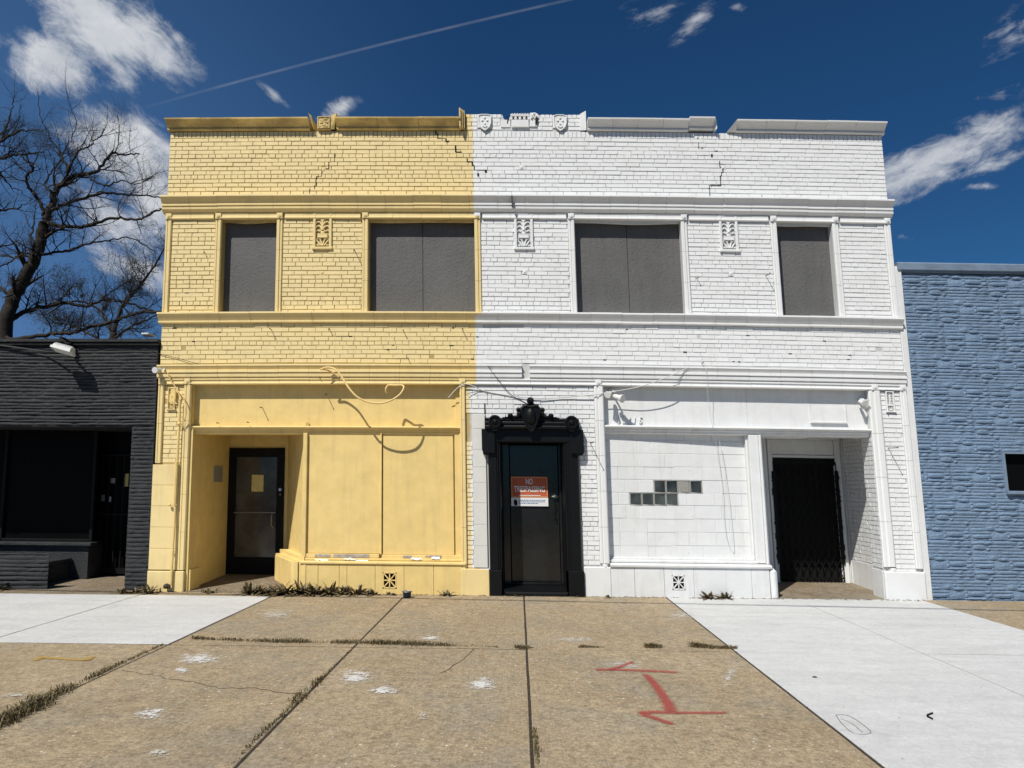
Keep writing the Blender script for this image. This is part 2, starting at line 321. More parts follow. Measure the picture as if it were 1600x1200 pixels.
# ---------------------------------------------------------------- mesh builder
class MB:
    def __init__(s): s.v = []; s.f = []; s.uv = None; s.smooth = False
    def add(s, vs, fs):
        o = len(s.v); s.v += [tuple(q) for q in vs]; s.f += [tuple(i+o for i in f) for f in fs]
    def box(s, x0, x1, y0, y1, z0, z1):
        s.add([(x0, y0, z0), (x1, y0, z0), (x1, y1, z0), (x0, y1, z0), (x0, y0, z1), (x1, y0, z1), (x1, y1, z1), (x0, y1, z1)],
              [(0, 3, 2, 1), (4, 5, 6, 7), (0, 1, 5, 4), (1, 2, 6, 5), (2, 3, 7, 6), (3, 0, 4, 7)])
    def cbox(s, x0, x1, y0, y1, z0, z1, c=.006):
        """box with a chamfered front (y0) face"""
        s.add([(x0, y1, z0), (x1, y1, z0), (x1, y1, z1), (x0, y1, z1), (x0, y0+c, z0), (x1, y0+c, z0), (x1, y0+c, z1), (x0, y0+c, z1),
               (x0+c, y0, z0+c), (x1-c, y0, z0+c), (x1-c, y0, z1-c), (x0+c, y0, z1-c)],
              [(0, 3, 2, 1), (0, 1, 5, 4), (1, 2, 6, 5), (2, 3, 7, 6), (3, 0, 4, 7), (4, 5, 9, 8), (5, 6, 10, 9), (6, 7, 11, 10), (7, 4, 8, 11), (8, 9, 10, 11)])
    def prism(s, poly, y0, y1):
        """poly of (x, z), thickness y0 (front) to y1"""
        n = len(poly); vs = [(x, y0, z) for x, z in poly]+[(x, y1, z) for x, z in poly]
        s.add(vs, [tuple(range(n)), tuple(range(2*n-1, n-1, -1))]+[(i, i+n, (i+1) % n+n, (i+1) % n) for i in range(n)])
    def plan(s, poly, z0, z1):
        """poly of (x, y) raised from z0 to z1"""
        n = len(poly); vs = [(x, y, z0) for x, y in poly]+[(x, y, z1) for x, y in poly]
        s.add(vs, [tuple(range(n-1, -1, -1)), tuple(range(n, 2*n))]+[(i, (i+1) % n, (i+1) % n+n, i+n) for i in range(n)])
    def extr(s, prof, x0, x1, dy=0, dz=0, m0=0, m1=0):
        """profile of (y, z) from x0 to x1; m0, m1 shear the ends for mitres"""
        n = len(prof)
        vs = [(x0+m0*y, y+dy, z+dz) for y, z in prof]+[(x1+m1*y, y+dy, z+dz) for y, z in prof]
        s.add(vs, [tuple(range(n)), tuple(range(2*n-1, n-1, -1))]+[(i, i+n, (i+1) % n+n, (i+1) % n) for i in range(n)])
    def trim(s, prof, x0, x1, seg=.42, gap=.004, j=.002):
        n = max(1, round((x1-x0)/seg)); w = (x1-x0)/n
        for i in range(n):
            e = random.uniform(-.04, .04) if 0 < i < n-1 else 0
            s.extr(prof, x0+i*w+(gap/2 if i else 0), x0+(i+1)*w-(gap/2 if i < n-1 else 0), random.uniform(-j, j), random.uniform(-j, j)*.8)
    def tube(s, pts, r, n=6, caps=True):
        pts = [Vector(p) for p in pts]
        rr = r if isinstance(r, (list, tuple)) else [r]*len(pts)
        o = len(s.v); up = Vector((0, 0, 1)); prev = None
        for i, p in enumerate(pts):
            t = (pts[min(i+1, len(pts)-1)]-pts[max(i-1, 0)])
            if t.length < 1e-9: t = Vector((0, 0, 1))
            t.normalize()
            if prev is None: a = t.orthogonal().normalized()
            else:
                a = prev-t*prev.dot(t)
                a = a.normalized() if a.length > 1e-6 else t.orthogonal().normalized()
            prev = a; b = t.cross(a)
            for k in range(n):
                q = 2*math.pi*k/n; s.v.append(tuple(p+(a*math.cos(q)+b*math.sin(q))*rr[i]))
        for i in range(len(pts)-1):
            for k in range(n): s.f.append((o+i*n+k, o+i*n+(k+1) % n, o+(i+1)*n+(k+1) % n, o+(i+1)*n+k))
        if caps:
            s.f.append(tuple(o+k for k in range(n-1, -1, -1))); s.f.append(tuple(o+(len(pts)-1)*n+k for k in range(n)))
    def ball(s, c, rx, ry=None, rz=None, n=10, m=7):
        ry = ry or rx; rz = rz or rx; o = len(s.v)
        s.v.append((c[0], c[1], c[2]+rz))
        for i in range(1, m):
            a = math.pi*i/m
            for k in range(n):
                q = 2*math.pi*k/n; s.v.append((c[0]+rx*math.sin(a)*math.cos(q), c[1]+ry*math.sin(a)*math.sin(q), c[2]+rz*math.cos(a)))
        s.v.append((c[0], c[1], c[2]-rz))
        for k in range(n): s.f.append((o, o+1+k, o+1+(k+1) % n))
        for i in range(m-2):
            for k in range(n): s.f.append((o+1+i*n+k, o+1+(i+1)*n+k, o+1+(i+1)*n+(k+1) % n, o+1+i*n+(k+1) % n))
        for k in range(n): s.f.append((o+1+(m-2)*n+k, len(s.v)-1, o+1+(m-2)*n+(k+1) % n))
    def disc(s, x, z, r, y0, y1, n=20):
        s.prism([(x+r*math.cos(2*math.pi*k/n), z+r*math.sin(2*math.pi*k/n)) for k in range(n)], y0, y1)
    def groups(s, eps=.012):
        """loose pieces, those that touch kept together"""
        par = list(range(len(s.v)))
        def fd(a):
            while par[a] != a: par[a] = par[par[a]]; a = par[a]
            return a
        for f in s.f:
            r = fd(f[0])
            for q in f[1:]: par[fd(q)] = r
        isl = {}
        for i in range(len(s.v)): isl.setdefault(fd(i), []).append(i)
        L = list(isl.values()); A = np.array(s.v); bb = [(A[i].min(0)-eps, A[i].max(0)+eps) for i in L]
        pp = list(range(len(L)))
        def f2(a):
            while pp[a] != a: a = pp[a]
            return a
        for i in range(len(L)):
            for j in range(i):
                if (bb[i][0] <= bb[j][1]).all() and (bb[j][0] <= bb[i][1]).all(): pp[f2(i)] = f2(j)
        G = {}
        for i, q in enumerate(L): G.setdefault(f2(i), []).extend(q)
        own = {}
        for k, q in G.items():
            for a in q: own[a] = k
        F = {}
        for i, f in enumerate(s.f): F.setdefault(own[f[0]], []).append(i)
        return [(sorted(G[k]), F[k]) for k in G]
    def build(s, name, mat, parent=None, warp=True, smooth=False, loc=None):
        """links the mesh as ONE object; world coordinates minus the base of its thing"""
        if name in SPLIT and not getattr(s, 'done', 0):
            g = s.groups()
            if len(g) > 1:
                obs = []
                for vi, fi in g:
                    q = MB(); q.done = 1; mp = {a: i for i, a in enumerate(vi)}; q.v = [s.v[a] for a in vi]; q.f = [tuple(mp[a] for a in s.f[k]) for k in fi]
                    obs.append(q.build(name, mat, parent, warp, smooth, loc))
                return obs[0]
        if warp: vs = [W(*q) for q in s.v]
        else: vs = s.v
        if parent is None and loc is None:
            a = np.array(vs); loc = tuple((a.min(0)+a.max(0))/2*np.array([1, 1, 0])+np.array([0, 0, a[:, 2].min()]))
        base = BASE[parent.name] if parent is not None else loc
        vs = [(q[0]-base[0], q[1]-base[1], q[2]-base[2]) for q in vs]
        me = bpy.data.meshes.new(name); me.from_pydata(vs, [], s.f); me.materials.append(MAT[mat] if isinstance(mat, str) else mat)
        if s.uv:
            ul = me.uv_layers.new(name='UVMap')
            for lp in me.loops: ul.data[lp.index].uv = s.uv[lp.vertex_index]
        if smooth or s.smooth: me.polygons.foreach_set('use_smooth', [True]*len(me.polygons))
        me.update(); ob = bpy.data.objects.new(name, me); C.objects.link(ob)
        if parent is None: ob.location = loc
        else: ob.parent = parent
        BASE[ob.name] = base
        return ob
BASE = {}
SPLIT = {'corner_pilaster', 'coping', 'plinth', 'return_bricks', 'rosette_block', 'accent_tile', 'jamb', 'jamb_base', 'pier_block', 'broken_coping_end', 'window_surround', 'entry_wall', 'door_frame', 'display_post', 'side_wall', 'return_base', 'door_reveal', 'sill_rail', 'bare_wood', 'display_batten', 'bulkhead', 'door_head', 'carved_block', 'missing_piece', 'entry_ceiling', 'sign_frame', 'lock', 'belt_course', 'coping_return', 'lintel_course', 'storefront_lintel', 'chipped_joint', 'display_side', 'push_bar'}
def tag(o, label=None, cat=None, group=None, kind=None):
    for k, v in (('label', label), ('category', cat), ('group', group), ('kind', kind)):
        if v: o[k] = v
    return o
def thing(name, label, cat, at, group=None, warp=True):
    o = bpy.data.objects.new(name, None); C.objects.link(o); b = W(*at) if warp else at
    o.location = b; BASE[o.name] = b; o.empty_display_size = .2
    return tag(o, label, cat, group)
def sheet(name, mat, pts, z=.008, **k): ...

def holes_grid(x0, x1, z0, z1, holes, step=.9):
    xs = {x0, x1}; zs = {z0, z1}
    for a, b, c, d in holes:
        for q in (a, b):
            if x0 < q < x1: xs.add(q)
        for q in (c, d):
            if z0 < q < z1: zs.add(q)
    def fill(S):
        S = sorted(S); o = []
        for a, b in zip(S, S[1:]):
            n = max(1, math.ceil((b-a)/step)); o += [a+(b-a)*i/n for i in range(n)]
        return o+[S[-1]]
    xs, zs = fill(xs), fill(zs)
    for a, b in zip(xs, xs[1:]):
        for c, d in zip(zs, zs[1:]):
            mx, mz = (a+b)/2, (c+d)/2
            if not any(h[0] < mx < h[1] and h[2] < mz < h[3] for h in holes): yield a, b, c, d
def slab(mb, x0, x1, z0, z1, y0, y1, holes=()):
    for a, b, c, d in holes_grid(x0, x1, z0, z1, holes): mb.box(a, b, y0, y1, c, d)
def bricks(mb, x0, x1, ztop, zbot, holes=(), L=.2, Hc=.0667, m=.0095, dep=.0090, frame=None, hdr=(4, 5), soldier=False, ph=0):
    """individual bricks standing proud of the mortar plane; frame maps (u, y, z) to the world"""
    fr = frame or (lambda u, y, z: (u, y, z))
    rows = int(round((ztop-zbot)/Hc)); z = ztop; m0_ = m
    for r in range(rows):
        m = m0_*random.uniform(.65, 1.25); ju = random.uniform(-.0015, .0015); zt = ztop-r*Hc-m/2+ju; zb = ztop-(r+1)*Hc+m/2+ju
        if r == rows-1: zb = max(zb, zbot+.002)
        h = (r+ph) % hdr[1] == hdr[0]; l = L/2+.003 if h else L
        x = x0-random.random()*l if False else x0-((r % 2)*.5*l+random.uniform(0, .02))
        while x < x1:
            ll = l*random.uniform(.97, 1.03)
            if not h and random.random() < (.20 if x > -.5 else .09): ll *= 2
            mh = m0_*random.uniform(.5, 1.1); a, b = max(x+mh/2, x0), min(x+ll-mh/2, x1); x += ll
            if b-a < .02: continue
            segs = [(a, b)]
            for hx0, hx1, hz0, hz1 in holes:
                if hz0 < (zt+zb)/2 < hz1:
                    ns = []
                    for p, q in segs:
                        if hx1 <= p or hx0 >= q: ns.append((p, q)); continue
                        if hx0 > p+.02: ns.append((p, hx0))
                        if hx1 < q-.02: ns.append((hx1, q))
                    segs = ns
            for p, q in segs:
                y = -dep+random.gauss(0, .0018); c = .0018; wz = .0022*math.sin(p*1.7+r*.9)+.0015*math.sin(p*5+r)
                t = random.gauss(0, .0011); w = random.gauss(0, .0009)
                vs = [(p, .004, zb+wz), (q, .004, zb+wz+t), (q, .004, zt+wz+t), (p, .004, zt+wz),
                      (p+c, y, zb+c+wz), (q-c, y+w, zb+c+wz+t), (q-c, y+w, zt-c+wz+t), (p+c, y, zt-c+wz)]
                mb.add([fr(*k) for k in vs], [(0, 1, 5, 4), (1, 2, 6, 5), (2, 3, 7, 6), (3, 0, 4, 7), (4, 5, 6, 7)])
def soldiers(mb, x0, x1, zt, zb, w=.067, m=.0095):
    x = x0
    while x < x1-.03:
        a, b = x+m/2, min(x+w-m/2, x1); x += w; y = -.0075+random.gauss(0, .0013); c = .002
        mb.add([(a, .004, zb), (b, .004, zb), (b, .004, zt), (a, .004, zt), (a+c, y, zb+c), (b-c, y, zb+c), (b-c, y, zt-c), (a+c, y, zt-c)],
               [(0, 1, 5, 4), (1, 2, 6, 5), (2, 3, 7, 6), (3, 0, 4, 7), (4, 5, 6, 7)])
def text_mesh(mb, txt, x, y, z, size, depth=.004, sx=1.0, slant=0, bold=0):
    cu = bpy.data.curves.new('t', 'FONT'); cu.body = txt; cu.size = size; cu.extrude = depth/2; cu.align_x = 'CENTER'; cu.align_y = 'CENTER'; cu.resolution_u = 2; cu.offset = bold
    ob = bpy.data.objects.new('t', cu); me = bpy.data.meshes.new_from_object(ob)
    mb.add([(x+v.co.x*sx+v.co.y*slant, y-v.co.z, z+v.co.y) for v in me.vertices], [tuple(p.vertices) for p in me.polygons])
    bpy.data.objects.remove(ob); bpy.data.curves.remove(cu); bpy.data.meshes.remove(me)
def smoothpts(P, n=6):
    P = [Vector(p) for p in P]; out = []
    for i in range(len(P)-1):
        a, b, c, d = P[max(i-1, 0)], P[i], P[i+1], P[min(i+2, len(P)-1)]
        for k in range(n):
            t = k/n; out.append(.5*((2*b)+(c-a)*t+(2*a-5*b+4*c-d)*t*t+(3*b-a-3*c+d)*t**3))
    return out+[P[-1]]

# ================================================================ GROUND
g_ = MB(); n_ = 24
xs = [-400, -120, -30]+[-20+i*2 for i in range(21)]+[30, 120, 400]; ys = [-300, -60, -16, -8.5, 0, 3, 40, 400]
for i in range(len(xs)-1):
    for j in range(len(ys)-1):
        g_.add([(xs[i], ys[j], -.05), (xs[i+1], ys[j], -.05), (xs[i+1], ys[j+1], -.05), (xs[i], ys[j+1], -.05)], [(0, 1, 2, 3)])
tag(g_.build('ground', 'soil', loc=(0, 0, 0)), kind='structure')
def slabs(cells, top=0.0, gap=.011, c=.007):
    mb = MB()
    for (x0, x1, y0, y1) in cells:
        j = [random.uniform(-.0022, .0022) for _ in range(4)]
        a, b, p, q = x0+gap/2, x1-gap/2, y0+gap/2, y1-gap/2
        N = 6
        def edge(t0, t1): return [t0+(t1-t0)*i/N for i in range(N+1)]
        # ring of slightly worn edge points
        ring = [(x, p) for x in edge(a, b)[:-1]]+[(b, y) for y in edge(p, q)[:-1]]+[(x, q) for x in edge(b, a)[:-1]]+[(a, y) for y in edge(q, p)[:-1]]
        ring = [(x+random.uniform(-.002, .002), y+random.uniform(-.003, .003)) for x, y in ring]
        cx, cy_ = (a+b)/2, (p+q)/2
        def zz(x, y):
            u, v_ = (x-a)/(b-a), (y-p)/(q-p); return top+(j[0]*(1-u)+j[1]*u)*(1-v_)+(j[2]*(1-u)+j[3]*u)*v_
        n = len(ring)
        lo = [(x, y, -.10) for x, y in ring]; md = [(x, y, zz(x, y)-c) for x, y in ring]
        hi2 = [(x+(c if x < cx else -c)*(abs(x-a) < .01 or abs(x-b) < .01), y+(c if y < cy_ else -c)*(abs(y-p) < .01 or abs(y-q) < .01), zz(x, y)) for x, y in ring]
        f = []
        for k in range(n):
            k2 = (k+1) % n; f += [(k, k2, n+k2, n+k), (n+k, n+k2, 2*n+k2, 2*n+k)]
        f.append(tuple(range(2*n, 3*n))); mb.add(lo+md+hi2, f)
    return mb
NEWX = (2.076, 5.659)
XJ = [-12.4, -10.6, -8.8, -7.0, -5.2, -3.394, -1.594, .073, 2.076, 3.87, 5.659, 7.5, 9.3, 11.2, 13]
old = []; newc = []
for i in range(len(XJ)-1):
    a, b = XJ[i], XJ[i+1]
    if b < -3.3:
        newc.append((a, b, -3.28, -.36)); old += [(a, b, -6.7, -3.28), (a, b, -9.0, -6.7), (a, b, -.36, -.02)]
    elif 2 < a < 5.6:
        if a < 3: newc += [(NEWX[0], NEWX[1], -3.3, -.02), (NEWX[0], NEWX[1], -6.7, -3.3), (NEWX[0], NEWX[1], -9.0, -6.7)]
    else: old += [(a, b, -3.3, -.02), (a, b, -6.7, -3.3), (a, b, -9.0, -6.7)]
sw = slabs(old, gap=.015); tag(sw.build('sidewalk', 'tan', loc=(0, 0, 0)), kind='structure')
nw = slabs(newc, top=.002, gap=.020, c=.003); tag(nw.build('new_pavement', 'newcon', loc=(0, 0, 0)), kind='structure')
jf = MB()
for x in XJ:
    if x == 3.87: continue
    for y in np.arange(-9.0, -.1, .9):
        if x < -3.5 and y > -6.6: pass
        jf.add([(x-.012, y, -.004), (x+.012, y, -.004), (x+.012, y+.9, -.004), (x-.012, y+.9, -.004)], [(0, 1, 2, 3)])
for y in (-3.28, -3.30, -6.7, -.36):
    for x in np.arange(-12.4, 13, 1.27):
        if (y == -3.28 and x > -3.0) or (y == -3.30 and x < -3.4) or (y == -.36 and x > -3.5): continue
        jf.add([(x, y-.014, -.003), (x+1.27, y-.014, -.003), (x+1.27, y+.014, -.003), (x, y+.014, -.003)], [(0, 1, 2, 3)])
tag(jf.build('joint_dirt', 'soil', loc=(0, 0, 0)), kind='structure')
kb = MB(); 
for i in range(16): kb.box(-16+i*2, -14.01+i*2, -9.2, -9.02, -.2, -.001)
tag(kb.build('kerb', 'newcon', loc=(0, 0, 0)), kind='structure')
rd = MB()
for i in range(24): rd.add([(-24+i*2, -19, -.14), (-22+i*2, -19, -.14), (-22+i*2, -9.2, -.14), (-24+i*2, -9.2, -.14)], [(0, 1, 2, 3)])
tag(rd.build('road', 'asphalt', loc=(0, 0, 0)), kind='structure')

# ================================================================ THE TWO STOREY BUILDING
B = thing('storefront_building', 'two storey brick shop building painted half yellow half white with grey boarded upper windows', 'building', (0, 0, 0))
WZ0, WZ1 = 4.045, 5.505
WIN = [(-4.39, -3.555), (-2.155, -.552), (.968, 2.572), (4.018, 4.848)]
HOLES = [(a, b, WZ0, WZ1) for a, b in WIN]
HY = (-4.76, -.80, -.2, 2.98); HW = (1.305, 5.175, -.2, 2.99); HD = (-.215, .68, -.2, 2.15)
HOLES += [HY, HW, HD]
XL, XR = -5.245, 5.725
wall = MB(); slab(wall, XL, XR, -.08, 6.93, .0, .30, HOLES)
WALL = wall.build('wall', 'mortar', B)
br = MB()
orn = [(-2.995, -2.715, 5.02, 5.64), (.055, .335, 5.02, 5.64), (3.15, 3.425, 5.02, 5.64)]
soldiers(br, XL, XR, 6.925, 6.83)
sq = lambda x, z, s=.034: (x-s, x+s, z-s, z+s)
tiles = [sq(*fac(506, 265)), sq(*fac(815, 262)), sq(*fac(1130, 262)), sq(*fac(503, 427)), sq(*fac(820, 425)), sq(*fac(1142, 428))]
bricks(br, XL, XR, 6.828, 5.86, holes=tiles)
xb0, xb1 = XL+.10, XR-.10
for a, b in ((xb0, WIN[0][0]-.10), (WIN[0][1]+.10, WIN[1][0]-.10), (WIN[1][1]+.10, WIN[2][0]-.10), (WIN[2][1]+.10, WIN[3][0]-.10), (WIN[3][1]+.10, xb1)):
    bricks(br, a, b, 5.505, 4.055, holes=orn+tiles)
bricks(br, XL, XR, 3.893, 3.278, dep=.005)
bricks(br, -5.15, -4.86, 2.96, 1.80, dep=.004)             # left pier
bricks(br, -.72, .905, 2.96, 2.15, holes=[(-.72, -.44, -1, 2.54), (-.43, .96, -1, 2.42)])
bricks(br, -.72, -.625, 2.15, .37)
bricks(br, .905, 1.165, 2.96, .40, holes=[(-.5, .93, -1, 2.40)])
bricks(br, 5.345, 5.625, 2.96, .385, holes=[(5.415, 5.545, 2.64, 2.99)])
# peak parapet bricks
PK = MB()
pk_top = [(-.70, 7.20), (-.50, 7.205), (-.36, 7.20), (-.33, 7.20), (-.10, 7.20), (.02, 7.205), (.085, 7.205), (.09, 7.13), (.12, 7.115), (.20, 7.12), (.24, 7.15), (.27, 7.205), (.52, 7.20), (.56, 7.19), (.60, 7.215), (.70, 7.20), (.85, 7.19), (1.0, 7.20), (1.19, 7.205)]
pk_top = [(-.70, 7.20), (-.45, 7.21), (-.13, 7.205), (-.09, 7.20), (-.075, 7.14), (-.045, 7.115), (-.01, 7.125), (.02, 7.15), (.05, 7.205), (.30, 7.20), (.42, 7.20), (.66, 7.195), (.9, 7.20), (1.16, 7.205)]
for (xa, za), (xb_, zb_) in zip(pk_top, pk_top[1:]):
    PK.add([(xa, 0, 6.93), (xb_, 0, 6.93), (xb_, 0, zb_), (xa, 0, za), (xa, .3, 6.93), (xb_, .3, 6.93), (xb_, .3, zb_), (xa, .3, za)],
           [(0, 1, 2, 3), (5, 4, 7, 6), (3, 2, 6, 7), (0, 3, 7, 4), (1, 5, 6, 2)])
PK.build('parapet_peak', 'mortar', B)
shx = [fac(757.5, 190)[0], fac(875, 190)[0]]
hs = [(s-.12, s+.12, 6.93, 7.3) for s in shx]+[(.03, .45, 6.98, 7.3), (-.13, .03, 6.98, 7.3)]
bricks(br, -.66, 1.14, 7.145, 6.932, holes=hs)
pb = MB()
for a, b in ((-.66, shx[0]-.12), (shx[0]+.12, -.10), (.50, shx[1]-.12), (shx[1]+.12, 1.14)): soldiers(br, a, b, 7.205, 7.15, .07)
BR = br.build('face_bricks', 'brick', B)
ts = MB()
for a, b, c, d in tiles:
    ts.cbox(a, b, -.012, .01, c, d, .004); ts.cbox(a+.018, b-.018, -.02, 0, c+.018, d-.018, .005)
ts.build('accent_tile', 'terra', B)
# ---- ornamental terracotta trims
CORN = [(.03, 5.862), (-.10, 5.862), (-.15, 5.852), (-.152, 5.828), (-.128, 5.80), (-.104, 5.768), (-.088, 5.735), (-.092, 5.73), (-.092, 5.708), (-.070, 5.700), (-.070, 5.690), (-.082, 5.686), (-.080, 5.655), (-.045, 5.62), (-.018, 5.603), (.03, 5.603)]
mb = MB(); mb.trim(CORN, XL-.045, XR+.03, .43, .003, .0025); mb.build('cornice', 'coping' if False else 'terra', B)
LINT = [(.03, 5.602), (-.034, 5.602), (-.038, 5.592), (-.030, 5.585), (-.032, 5.545), (-.042, 5.535), (-.042, 5.520), (-.024, 5.508), (.03, 5.508)]
mb = MB()
cuts = [XL]; 
for a, b in WIN: cuts += [a-.095, b+.095]
cuts += [XR]
for a, b in zip(cuts, cuts[1:]): mb.trim(LINT, a+.03, b-.03, .42, .003, .001)
mb.build('lintel_course', 'terra', B)
SILL = [(.14, 4.060), (-.105, 4.052), (-.108, 4.028), (-.088, 4.003), (-.066, 3.965), (-.046, 3.932), (-.052, 3.928), (-.052, 3.907), (-.022, 3.893), (.03, 3.893)]
mb = MB(); mb.trim(SILL, XL-.035, XR+.03, .46, .003, .002); mb.build('sill_course', 'terra', B)
BELT = [(.03, 3.278), (-.066, 3.264), (-.070, 3.248), (-.052, 3.222), (-.034, 3.198), (-.060, 3.192), (-.064, 3.152), (-.034, 3.143), (-.034, 3.133), (-.054, 3.127), (-.052, 3.088), (-.026, 3.078), (-.026, 3.068), (.03, 3.068)]
mb = MB(); mb.trim(BELT, XL-.02, fac(815, 570)[0], .46, .003, .0015); mb.trim(BELT, fac(827, 570)[0], XR+.01, .46, .003, .0015); mb.build('belt_course', 'terra', B)
HEAD = [(.03, 3.066), (-.030, 3.066), (-.040, 3.058), (-.040, 3.045), (-.024, 3.038), (-.026, 3.005), (-.042, 2.995), (-.042, 2.982), (.03, 2.972)]
mb = MB(); cuts = [XL, -4.86+.03, -.76, 1.235, 5.265, XR]
for a, b in zip(cuts, cuts[1:]): mb.trim(HEAD, a+.04, b-.04, .46, .003, .001)
mb.build('storefront_lintel', 'terra', B)
# rosette blocks
def rosette(mb, x, z, s=.045, y=-.05):
    mb.cbox(x-s, x+s, y, .01, z-s, z+s, .005)
    mb.disc(x, z, s*.62, y-.008, y+.004, 12); mb.disc(x, z, s*.26, y-.014, y, 8)
mb = MB()
for a, b in WIN: rosette(mb, a-.05, 5.556); rosette(mb, b+.05, 5.556)
rosette(mb, XL+.048, 5.556); rosette(mb, XR-.048, 5.556)
for x in (XL+.05, -4.815, -.76, 1.235, 5.265, XR-.05): rosette(mb, x, 3.02, .045, -.048)
for x, z in ((1.235, .41), (5.30, .40), (-.76, .41)): rosette(mb, x, z, .035, -.035)
mb.build('rosette_block', 'terra', B)
# vertical window surrounds (terracotta blocks, 0.55 m each)
def vstrip(mb, x0, x1, z0, z1, y=-.03, seg=.56, rib=True, fr=None):
    n = max(1, round((z1-z0)/seg)); h = (z1-z0)/n
    for i in range(n):
        dy = random.uniform(-.0015, .0015); za, zb = z0+i*h+.0018, z0+(i+1)*h-.0018; w = x1-x0
        prof = [(x0, .01), (x0, y+.012), (x0+w*.10, y), (x0+w*.30, y), (x0+w*.34, y+.010), (x0+w*.44, y+.010), (x0+w*.50, y-.006), (x0+w*.88, y-.006), (x1, y+.008), (x1, .01)] if rib else [(x0, .01), (x0, y+.006), (x0+.006, y), (x1-.006, y), (x1, y+.006), (x1, .01)]
        mb.plan([(px_, py_+dy) for px_, py_ in prof], za, zb)
for (a, b) in WIN:
    mb = MB(); vstrip(mb, a-.095, a-.002, 4.062, 5.508)
    sc2 = MB(); vstrip(sc2, a-.095, a-.002, 4.062, 5.508)
    # mirrored strip on the right side
    o = len(mb.v); mb.add([(a+b-x, y, z) for x, y, z in sc2.v], [tuple(reversed(f)) for f in sc2.f])
    W_ = mb.build('window_surround', 'terra', B)
    bd = MB(); n = 2 if b-a > 1 else 1; w = (b-a)/n
    for k in range(n):
        x0, x1 = a+k*w+.004, a+(k+1)*w-.004; dy = random.uniform(-.002, .002)
        pl = [(x0, 4.055), (x1, 4.055), (x1, 5.53), (x0, 5.53)]; bd.prism(pl, .125+dy, .145+dy)
    bd.build('window_board', 'board', W_)
    # rough lintel edge hanging over the board, and dark jamb caulk
    lg = MB(); nn = 16; pts = []
    for i in range(nn+1):
        x = a+(b-a)*i/nn; pts.append((x, 5.482+.008*math.sin(i*.4+a)-(.012*math.sin(math.pi*i/nn))))
    lg.prism(pts+[(b, 5.52), (a, 5.52)], .03, .06); lg.build('lintel_flashing', 'iron' if False else 'coping', W_)
mb = MB()
vstrip(mb, XL-.002, XL+.092, 4.062, 5.508); vstrip(mb, XR-.092, XR+.002, 4.062, 5.508)
vstrip(mb, XL-.004, XL+.085, 1.82, 2.972); vstrip(mb, -4.862, -4.758, .30, 2.972, -.035)
vstrip(mb, -.802, -.722, .42, 2.972, -.035); vstrip(mb, 1.168, 1.302, .45, 2.972, -.035, .5); vstrip(mb, 5.172, 5.342, .45, 2.972, -.035, .62); vstrip(mb, 5.628, XR+.002, .43, 2.972, -.035)
mb.build('corner_pilaster', 'terra', B)
# smooth dado blocks of the left pier
mb = MB(); z = .30
while z < 1.79:
    mb.cbox(XL-.028, -4.868, -.030, .02, z+.002, min(z+.30, 1.815)-.002, .004); z += .30
mb.build('pier_block', 'terra', B)
mb = MB(); mb.cbox(XL-.03, -4.755, -.05, .02, -.08, .285, .008); mb.cbox(5.165, XR+.01, -.05, .02, -.10, .385, .012); mb.cbox(.93, 1.31, -.045, .02, -.08, .40, .008)
mb.cbox(-.81, -.41, -.045, .02, -.08, .36, .008); mb.build('plinth', 'terra', B)
# smooth pale panel beside the black door
mb = MB(); z = .375
for k, h in enumerate((.30, .30, .30, .29, .22, .25, .30, .21)): mb.cbox(-.622, -.432, -.028, .01, z+.0015, z+h-.0015, .002); z += h
mb.build('door_side_panel', 'panelwhite', B)
# trim board down the right corner of the building
mb = MB(); mb.cbox(XR+.004, XR+.10, -.02, .25, -.12, 4.86, .006); mb.build('corner_board', 'white', B)
# ---- relief panels
def relief(x0, x1, z0, z1, name='ornament_panel', deep=.03):
    mb = MB(); w = x1-x0; h = z1-z0; t = w*.14; cx = (x0+x1)/2
    mb.cbox(x0, x0+t, -.035, .01, z0, z1, .006); mb.cbox(x1-t, x1, -.035, .01, z0, z1, .006)
    mb.cbox(x0+t-.001, x1-t+.001, -.034, .01, z1-t, z1-.001, .006); mb.cbox(x0-.012, x1+.012, -.040, .01, z0-.002, z0+t*.9, .006)
    U = lambda u, v: (cx+u*w*.36, z0+h*v)
    def T(pts, r, y=-.012): mb.tube([(*[U(u, v)[0]], y-k*.0, U(u, v)[1]) for k, (u, v) in enumerate(pts)], [r*w*q for q in np.linspace(1, .45, len(pts))], 6)
    T([(0, .50), (0, .62), (0, .78), (0, .93)], .085, -.014)
    for s in (-1, 1):
        for v in (.56, .67, .78):
            T([(s*.08, v-.04), (s*.35, v+.035), (s*.70, v+.055), (s*.95, v+.02), (s*.98, v-.02)], .062)
        T([(s*.15, .88), (s*.35, .93), (s*.6, .92), (s*.75, .875)], .05)
        T([(s*.10, .50), (s*.45, .47), (s*.8, .50), (s*.95, .46)], .05)
        T([(s*.06, .10), (s*.25, .22), (s*.40, .255)], .055); T([(s*.30, .10), (s*.55, .16), (s*.85, .24), (s*.95, .20)], .055); T([(s*.60, .10), (s*.9, .12)], .05)
        T([(s*.2, .26), (s*.7, .285), (s*.95, .25)], .04)
    mb.ball((U(0, .44)[0], -.012, U(0, .44)[1]), w*.12, .014, w*.10)
    a = U(-.75, .31); b = U(.75, .40); mb.cbox(a[0], b[0], -.026, .01, a[1], b[1], .006); mb.tube([(a[0], -.022, a[1]), (b[0], -.022, a[1])], w*.035, 6)
    mb.tube([(a[0], -.022, b[1]), (b[0], -.022, b[1])], w*.025, 6)
    return mb.build(name, 'terra', B)
for q in orn: relief(q[0]-.002, q[1]+.002, q[2]+.012, q[3]-.005)
